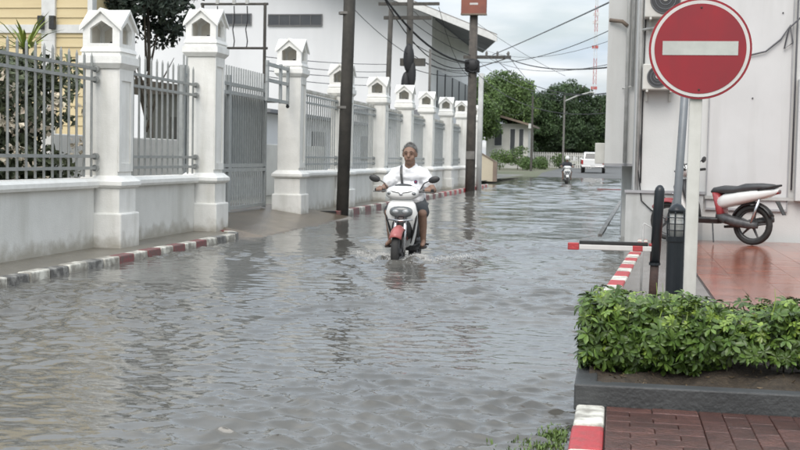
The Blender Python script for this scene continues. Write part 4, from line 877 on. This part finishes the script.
# ------------------------------------------------------------------ riders
def remesh(o, vox, it=6):
    r_ = o.modifiers.new('r', 'REMESH'); r_.mode = 'VOXEL'; r_.voxel_size = vox; r_.use_smooth_shade = True
    if it: s__ = o.modifiers.new('s', 'SMOOTH'); s__.factor = .5; s__.iterations = it
def rider(label, loc, rotz, shirt, vox=.008, detail=True, hairm='hair_grey', helmet=False):
    t = thing('person', label, 'person', loc, rotz, 'scooter riders')
    b = MB(); hc = Vector((.01, .015, 1.438))
    # head and neck
    b.ell(hc + Vector((0, .005, .022)), (.081, .100, .100), 24, 16); b.ell(hc + Vector((0, -.022, -.048)), (.066, .068, .072), 20, 14); b.ell(hc + Vector((0, -.040, -.098)), (.036, .036, .026))
    b.cap(hc + Vector((0, .03, -.07)), (0, .085, 1.25), .062, .072)
    b.cap(hc + Vector((0, -.092, .006)), hc + Vector((0, -.106, -.030)), .010, .018); b.ell(hc + Vector((0, -.086, -.068)), (.028, .012, .012))
    for s in (-1, 1):
        b.ell(hc + Vector((s * .083, .008, -.005)), (.012, .024, .036)); b.cap(hc + Vector((s * .016, -.090, .026)), hc + Vector((s * .056, -.072, .024)), .013, .012); b.ell(hc + Vector((s * .040, -.058, -.040)), (.026, .020, .030))
    # trunk
    b.cap((0, .26, .86), (0, .17, 1.08), .145, .15); b.cap((-.10, .11, 1.17), (.10, .11, 1.17), .10, .10); b.cap((0, .12, 1.22), (0, .09, 1.30), .075, .06)
    for s in (-1, 1):
        sh_ = Vector((s * .168, .10, 1.18)); el = Vector((s * .315, .0, 1.0)); wr = Vector((s * .29, -.235, 1.0))
        b.cap((s * .12, .10, 1.19), sh_, .075, .068); b.cap(sh_, el, .056, .042); b.cap(el, wr, .042, .028)
        pc = wr + Vector((s * .008, -.05, .018)); b.cap(wr, pc, .028, .034); b.ell(pc, (.042, .042, .022))
        for q, (dx_, l_) in enumerate([(-.032, .034), (-.011, .040), (.011, .038), (.031, .030)]):
            k0 = pc + Vector((dx_, -.035, .006)); k1 = k0 + Vector((0, -.028, -.016)); k2 = k1 + Vector((0, .006, -l_ * .8)); b.cap(k0, k1, .010, .0095, 8); b.cap(k1, k2, .0095, .008, 8)
        th0 = pc + Vector((-s * .036, .0, -.004)); th1 = th0 + Vector((-s * .012, -.014, -.02)); b.cap(th0, th1, .012, .010, 8); b.cap(th1, th1 + Vector((s * .012, -.012, -.018)), .010, .008, 8)
        hp = Vector((s * .10, .22, .80)); kn = Vector((s * .205, -.14, .72)); an = Vector((s * .205, -.02, .375)); 
        b.cap(hp, kn, .092, .062); b.cap(kn, an.lerp(kn, .55) + Vector((0, .02, 0)), .058, .052); b.cap(an.lerp(kn, .55) + Vector((0, .02, 0)), an, .052, .033)
        b.cap(an + Vector((0, .02, -.02)), an + Vector((s * .01, -.12, -.035)), .034, .026); b.cap(an + Vector((s * .01, -.11, -.04)), an + Vector((s * .015, -.17, -.045)), .032, .022)
        MB().loft([sec_z(an.z - .085, an.x + s * .01, an.y - .06, .043, .125, 16, 2.4), sec_z(an.z - .065, an.x + s * .01, an.y - .06, .045, .13, 16, 2.4)]).build('sandal', 'sandal', t)
        if detail:
            MB().ell(hc + Vector((s * .032, -.087, .004)), (.013, .007, .0045), 10, 6).build('eye', 'eye_dark', t, smooth=True); MB().tube([hc + Vector((s * .014, -.103, .031)), hc + Vector((s * .034, -.097, .035)), hc + Vector((s * .054, -.083, .028))], [.003, .005, .002], 6).build('eyebrow', 'brow', t)
    o = b.build('body', 'skin', t); remesh(o, vox, 4)
    if detail: MB().ell(hc + Vector((0, -.098, -.068)), (.024, .005, .004), 10, 6).build('mouth', 'lip', t, smooth=True)
    # shirt
    b = MB(); b.cap((0, .265, .87), (0, .17, 1.07), .165, .168); b.cap((-.105, .11, 1.16), (.105, .11, 1.16), .122, .122); b.cap((0, .12, 1.20), (0, .10, 1.27), .092, .072)
    b.cap((-.06, .055, 1.0), (.06, .055, 1.0), .115, .115); b.cap((-.07, .10, .90), (.07, .10, .90), .11, .11)
    for s in (-1, 1):
        sh_ = Vector((s * .168, .10, 1.18)); el = Vector((s * .315, .0, 1.0)); b.cap((s * .10, .10, 1.19), sh_, .088, .084); b.cap(sh_, sh_.lerp(el, .50), .078, .076)
        b.cap((s * .02, .02, 1.245), (s * .07, .09, 1.30), .022, .022)
    o = b.build('shirt', shirt, t); remesh(o, .010 if detail else .02, 3)
    if detail:
        tx = bpy.data.textures.new('folds', 'CLOUDS'); tx.noise_scale = .085; tx.noise_depth = 1; dm = o.modifiers.new('d', 'DISPLACE'); dm.texture = tx; dm.strength = .045; dm.mid_level = .30; dm.texture_coords = 'LOCAL'
    if detail:
        em = MB().disc((.098, -.030, 1.10), .021, 'y', .020, 20).build('shirt_emblem', 'emblem', o); MB().disc((.098, -.0420, 1.10), .010, 'y', .003, 16).build('emblem_centre', 'emblem_red', o)
        pts = [(-.10, .13, 1.297), (-.095, .02, 1.265), (-.085, -.022, 1.19), (-.07, -.036, 1.10), (-.06, -.044, 1.02), (-.06, -.03, .93)]
        mb = MB(); 
        for i in range(len(pts) - 1): pass
        vs = []; 
        for (x, y, z) in pts: vs += [(x - .014, y - .012, z), (x + .014, y - .012, z), (x + .014, y + .012, z), (x - .014, y + .012, z)]
        mb.loft([[(x, y - .016, z + .004) for x, y, z in vs[4 * i:4 * i + 4]] for i in range(len(pts))]).build('bag_strap', 'black_plastic', t)
    b = MB(); b.cap((-.04, .25, .82), (.04, .25, .82), .155, .155)
    for s in (-1, 1): hp = Vector((s * .10, .22, .80)); kn = Vector((s * .205, -.14, .72)); b.cap(hp, hp.lerp(kn, .86), .112, .098)
    o = b.build('shorts', 'shorts', t); remesh(o, .014 if detail else .02, 3)
    if helmet:
        MB().ell(hc + Vector((0, .01, .03)), (.125, .14, .125)).build('helmet', 'scooter_white', t, smooth=True)
    else:
        g = random.Random(4); mb = MB(); n, mm = 40, 18; rings = []
        for i in range(mm + 1):
            a = -.05 + (PI / 2 + .02) * i / mm; rg = []
            for k in range(n):
                th = 2 * PI * k / n; front = max(0, -math.sin(th)); z0 = .112 * math.sin(max(a, front * .66 if i < mm else a)); rr = math.cos(max(a, front * .66))
                j = 1 + g.uniform(-.035, .045); rg.append((hc.x + .089 * rr * math.cos(th) * j, hc.y + .018 + .108 * rr * math.sin(th) * j, hc.z + .022 + (z0 - (.05 if (i == 0 and front < .3) else 0)) * j))
            rings.append(rg)
        mb.loft(rings); 
        for k in range(1500):
            th = g.uniform(0, 2 * PI); a = g.uniform(-.25, 1.5); 
            if math.sin(th) < -.35 and a < .64: continue
            d = Vector((math.cos(a) * math.cos(th), math.cos(a) * math.sin(th), math.sin(a))); p0 = hc + Vector((0, .018, .022)) + Vector((d.x * .087, d.y * .106, d.z * .111)); q = Vector((g.gauss(0, 1), g.gauss(0, 1), g.gauss(0, 1))) * .5 + d
            p1 = p0 + q * .015; s__ = d.cross(Vector((g.gauss(0, 1), g.gauss(0, 1), 1))).normalized() * .0022
            mb.add([p0 - s__, p0 + s__, p1], [(0, 1, 2)])
        mb.build('hair', hairm, t)
    return t
rider('grey haired man in white polo shirt and black strap riding the near scooter', (SX, SY, -.155), 0, 'shirt_white')
rider('small distant rider in dark clothes and pale helmet on the far scooter', (-2.63, 65, -.12), .1, 'shirt_dark', .02, False, helmet=True)

# spray thrown up by the front wheel
mb = MB(); g = random.Random(9)
def drop(x, y, z, q, fl=1.):
    mb.add([(x, y, z - q), (x + q * fl, y, z), (x, y + q, z), (x - q * fl, y, z), (x, y - q, z), (x, y, z + q * 1.3)], [(0, 2, 1), (0, 3, 2), (0, 4, 3), (0, 1, 4), (5, 1, 2), (5, 2, 3), (5, 3, 4), (5, 4, 1)])
for i in range(5200):                        # two thin sheets thrown out sideways by the tyre
    s = g.choice((-1, 1)); u = g.random() ** 1.3; v = g.random()
    x = SX + s * (.06 + .34 * u) + g.gauss(0, .012); y = SY - .80 + .55 * v + .30 * u + g.gauss(0, .02)
    z = .10 * math.sin(min(1, u * 1.15) * PI) * (1 - .6 * v) * g.random() ** .7 + .012 + abs(g.gauss(0, .008)); drop(x, y, z, g.uniform(.0012, .0042))
for i in range(3000):                        # froth scattered round the wheel and on the spreading bow wave
    s = g.choice((-1, 1)); u = g.random() ** 1.2; x = SX + s * (.12 + .60 * u) + g.gauss(0, .09); y = SY - .66 + 1.2 * u + g.gauss(0, .16); drop(x, y, .006 + .022 * math.exp(-u * 3) + abs(g.gauss(0, .010)), g.uniform(.0012, .0036), 1.6)
tag(stuff(mb.build('water_spray', 'spray', smooth=True)), 'white water spray around the ridden scooter\'s front wheel', 'spray')

# ------------------------------------------------------------------ pickup
pk = thing('pickup_truck', 'white pickup truck parked at the far end of the street', 'pickup', (-1.85, 95, .27))
MB().prism([(-.1, .55), (2.0, .55), (2.0, 1.05), (-.1, 1.05)], 'y', 0, 0.06)
def yz(pts, hw, nm, m, bev=.05):
    return MB().prism(pts, 'x', -hw, hw).build(nm, m, pk, bevel=bev)
yz([(0, .5), (5.0, .45), (5.05, .8), (4.9, 1.0), (3.7, 1.05), (0, 1.08)], .90, 'body', 'car_white')
yz([(1.55, 1.05), (1.75, 1.62), (3.0, 1.66), (3.8, 1.06)], .78, 'cab', 'car_white', .08)
w_ = MB().add([(-.66, 1.545, 1.12), (.66, 1.545, 1.12), (.60, 1.69, 1.54), (-.60, 1.69, 1.54), (-.66, 1.60, 1.12), (.66, 1.60, 1.12), (.60, 1.74, 1.54), (-.60, 1.74, 1.54)], [(0, 1, 2, 3), (7, 6, 5, 4), (0, 4, 5, 1), (1, 5, 6, 2), (2, 6, 7, 3), (3, 7, 4, 0)]).build('rear_window', 'car_glass', pk)
MB().box(-.74, .74, -.03, .0, .62, 1.04).build('tailgate', 'car_white', pk, bevel=.02)
MB().box(-.85, .85, -.16, -.02, .42, .56).build('bumper', 'chrome', pk, bevel=.03)
for s in (-1, 1):
    MB().box(s * .82 - .07, s * .82 + .07, -.035, .02, .68, 1.02).build('tail_light', 'lens_red', pk, bevel=.01)
    MB().ell((s * 1.02, 3.4, 1.1), (.1, .05, .08)).build('mirror', 'car_white', pk, smooth=True)
    for yy in (.9, 4.1):
        wl = MB().tube([(s * .70, yy, .34), (s * .92, yy, .34)], .34, 20).build('wheel', 'black_rubber', pk); MB().tube([(s * .91, yy, .34), (s * .93, yy, .34)], .19, 14).build('rim', 'chrome', wl)
MB().box(-.2, .2, -.165, -.161, .46, .55).build('license_plate', 'plate', pk)

# ------------------------------------------------------------------ far end of the street
hs = thing('small_house', 'small white house with sloping brown roof before the trees', 'house', (-10.0, 115, .3))
MB().box(-2.4, 1.6, 0, 7, 0, 4.3).build('wall', 'house_white', hs)
MB().prism([(-3.4, 5.75), (-3.4, 5.55), (2.15, 4.0), (2.15, 4.2)], 'y', -1.0, 8).build('roof', 'roof_brown', hs)
win(hs, -.1, .35, 1.4, 3.8, -.02, 'hall_dark'); win(hs, .75, 1.15, 1.4, 3.8, -.02, 'hall_dark'); win(hs, -1.6, -.9, 2.2, 3.8, -.02, 'hall_dark')
fe = thing('picket_fence', 'pale picket fence below the dark trees at the street end', 'fence', (-5.6, 125, .4))
pkm = meshdata(MB().box(-.07, .07, -.03, .03, 0, 1.6), 'picket', 'house_white')
for i in range(27): inst('picket', pkm, fe, (-2.9 + i * .225, 0, 0))
for zz in (.35, 1.3): MB().box(-3, 3.1, .031, .08, zz, zz + .1).build('rail', 'house_white', fe)
bw = thing('garden_wall', 'low beige wall with sloping top beyond the fence end', 'wall', (-7.1, 60, .1))
MB().prism([(-.6, 0), (1.1, 0), (1.1, .95), (-.6, 1.95)], 'y', 0, .2).build('panel', 'beige', bw)
MB().prism([(-.62, 1.96), (1.12, .96), (1.12, 1.02), (-.62, 2.02)], 'y', -.04, .24).build('coping', 'roof_brown', bw)
MB().box(1.0, 1.2, -.02, .22, 0, 1.0).build('post', 'roof_brown', bw)
TREES = [('pale green leafy tree left of the dark trees, above the small house', -10.4, 118, .4, 10, 6.9, 2.4, 2.8, 'far_leaf_light', .27, 200, 80, 31),
         ('pale green tree beside the far poles, left of the small house', -13.5, 112, .4, 9, 5.5, 2.5, 3.0, 'far_leaf_light', .27, 200, 80, 32),
         ('broad dark tree with rounded crown in the middle of the street end', -6.0, 140, .5, 10, 5.8, 4.0, 4.3, 'far_leaf', .28, 190, 130, 33),
         ('dark tree directly behind the small house roof', -9.6, 138, .5, 9, 5.2, 3.0, 3.5, 'far_leaf', .28, 190, 100, 34),
         ('dark tree touching the right building edge above the pickup', -2.0, 142, .5, 9, 5.0, 3.3, 4.0, 'far_leaf', .28, 190, 110, 35),
         ('dark tree mass low behind the street lamp', -4.4, 150, .5, 8, 4.0, 3.2, 3.0, 'far_leaf', .3, 190, 90, 36),
         ('dark low tree behind the picket fence', -8.0, 146, .5, 7, 3.2, 3.0, 2.6, 'far_leaf', .3, 190, 90, 37)]
for (lb, x, y, z0, h_, cz, rx, rz, lm_, sz, per, n_, sd_) in TREES: tree(lb, x, y, z0, h_, cz, rx, rz, lm_, sz, per, n_, sd_, (.6, 1.3), .22, group='trees at the street end')
for k, (x, y, r_, h_, lb) in enumerate([(-8.6, 106, .9, 1.9, 'green leafy bush in front of the small house'), (-9.9, 103, .8, 1.5, 'low green bush at the foot of the far pale pole'), (-7.0, 112, .7, 1.0, 'small bush right of the black post'), (-5.6, 120, .8, 1.5, 'bush at the foot of the street lamp'), (-7.6, 104, .7, .9, 'low grassy bush by the water\'s far edge')]):
    t = thing('bush', lb, 'bush', (x, y, .3), 0, 'bushes at the street end')
    stuff(leaf_cards('foliage', clump_points(crown_clumps(0, 0, h_ * .55, r_, r_, h_ * .5, 26, .25, .5, 50 + k), 420, 50 + k), .16, 'far_leaf_light', t, .5, 50 + k)); MB().tube([(0, 0, -.1), (.03, 0, h_ * .6)], [.05, .02], 6).build('stem', 'bark', t)
lt = thing('street_lamp', 'street lamp with long arm reaching right before the dark trees', 'street lamp', (-5.05, 115, .3))
MB().tube([(0, 0, 0), (0, 0, 7.0)], [.11, .08], 8).build('post', 'pole_concrete', lt); MB().tube([(0, 0, 6.5), (1.1, 0, 7.0), (2.3, 0, 7.35)], .06, 6).build('arm', 'pole_pale', lt); MB().ell((2.5, 0, 7.36), (.32, .12, .07)).build('lamp_head', 'pole_pale', lt)
bpz = thing('black_post', 'tall thin black post with white lamp box left of the far rider', 'post', (-7.0, 100, .2))
MB().tube([(0, 0, -.4), (0, 0, 6.3)], [.10, .08], 8).build('shaft', 'pole_dark', bpz); MB().box(-.3, -.08, -.1, .1, 3.6, 4.0).build('lamp_box', 'pole_pale', bpz)
ms = thing('radio_mast', 'tall red and white lattice radio mast rising behind the trees', 'mast', (-6.1, 300, .7))
prev = None
for s in range(16):
    z0, z1 = s * 3.2, (s + 1) * 3.2; r0, r1 = .62 - s * .02, .62 - (s + 1) * .02; mb = MB()
    for k in range(3):
        a = k * 2 * PI / 3; a2 = (k + 1) * 2 * PI / 3
        A, B = (r0 * math.cos(a), r0 * math.sin(a), z0), (r1 * math.cos(a), r1 * math.sin(a), z1); mb.tube([A, B], .06, 5)
        mb.tube([A, (r1 * math.cos(a2), r1 * math.sin(a2), (z0 + z1) / 2)], .035, 4); mb.tube([(r1 * math.cos(a2), r1 * math.sin(a2), (z0 + z1) / 2), B], .035, 4)
    mb.build('lattice_section', 'mast_red' if (s // 2) % 2 else 'mast_white', ms)
for zz in (18, 28, 34, 36): MB().box(-.75, .75, -.2, .2, zz, zz + .7).build('antenna', 'mast_red' if zz < 30 else 'mast_white', ms)
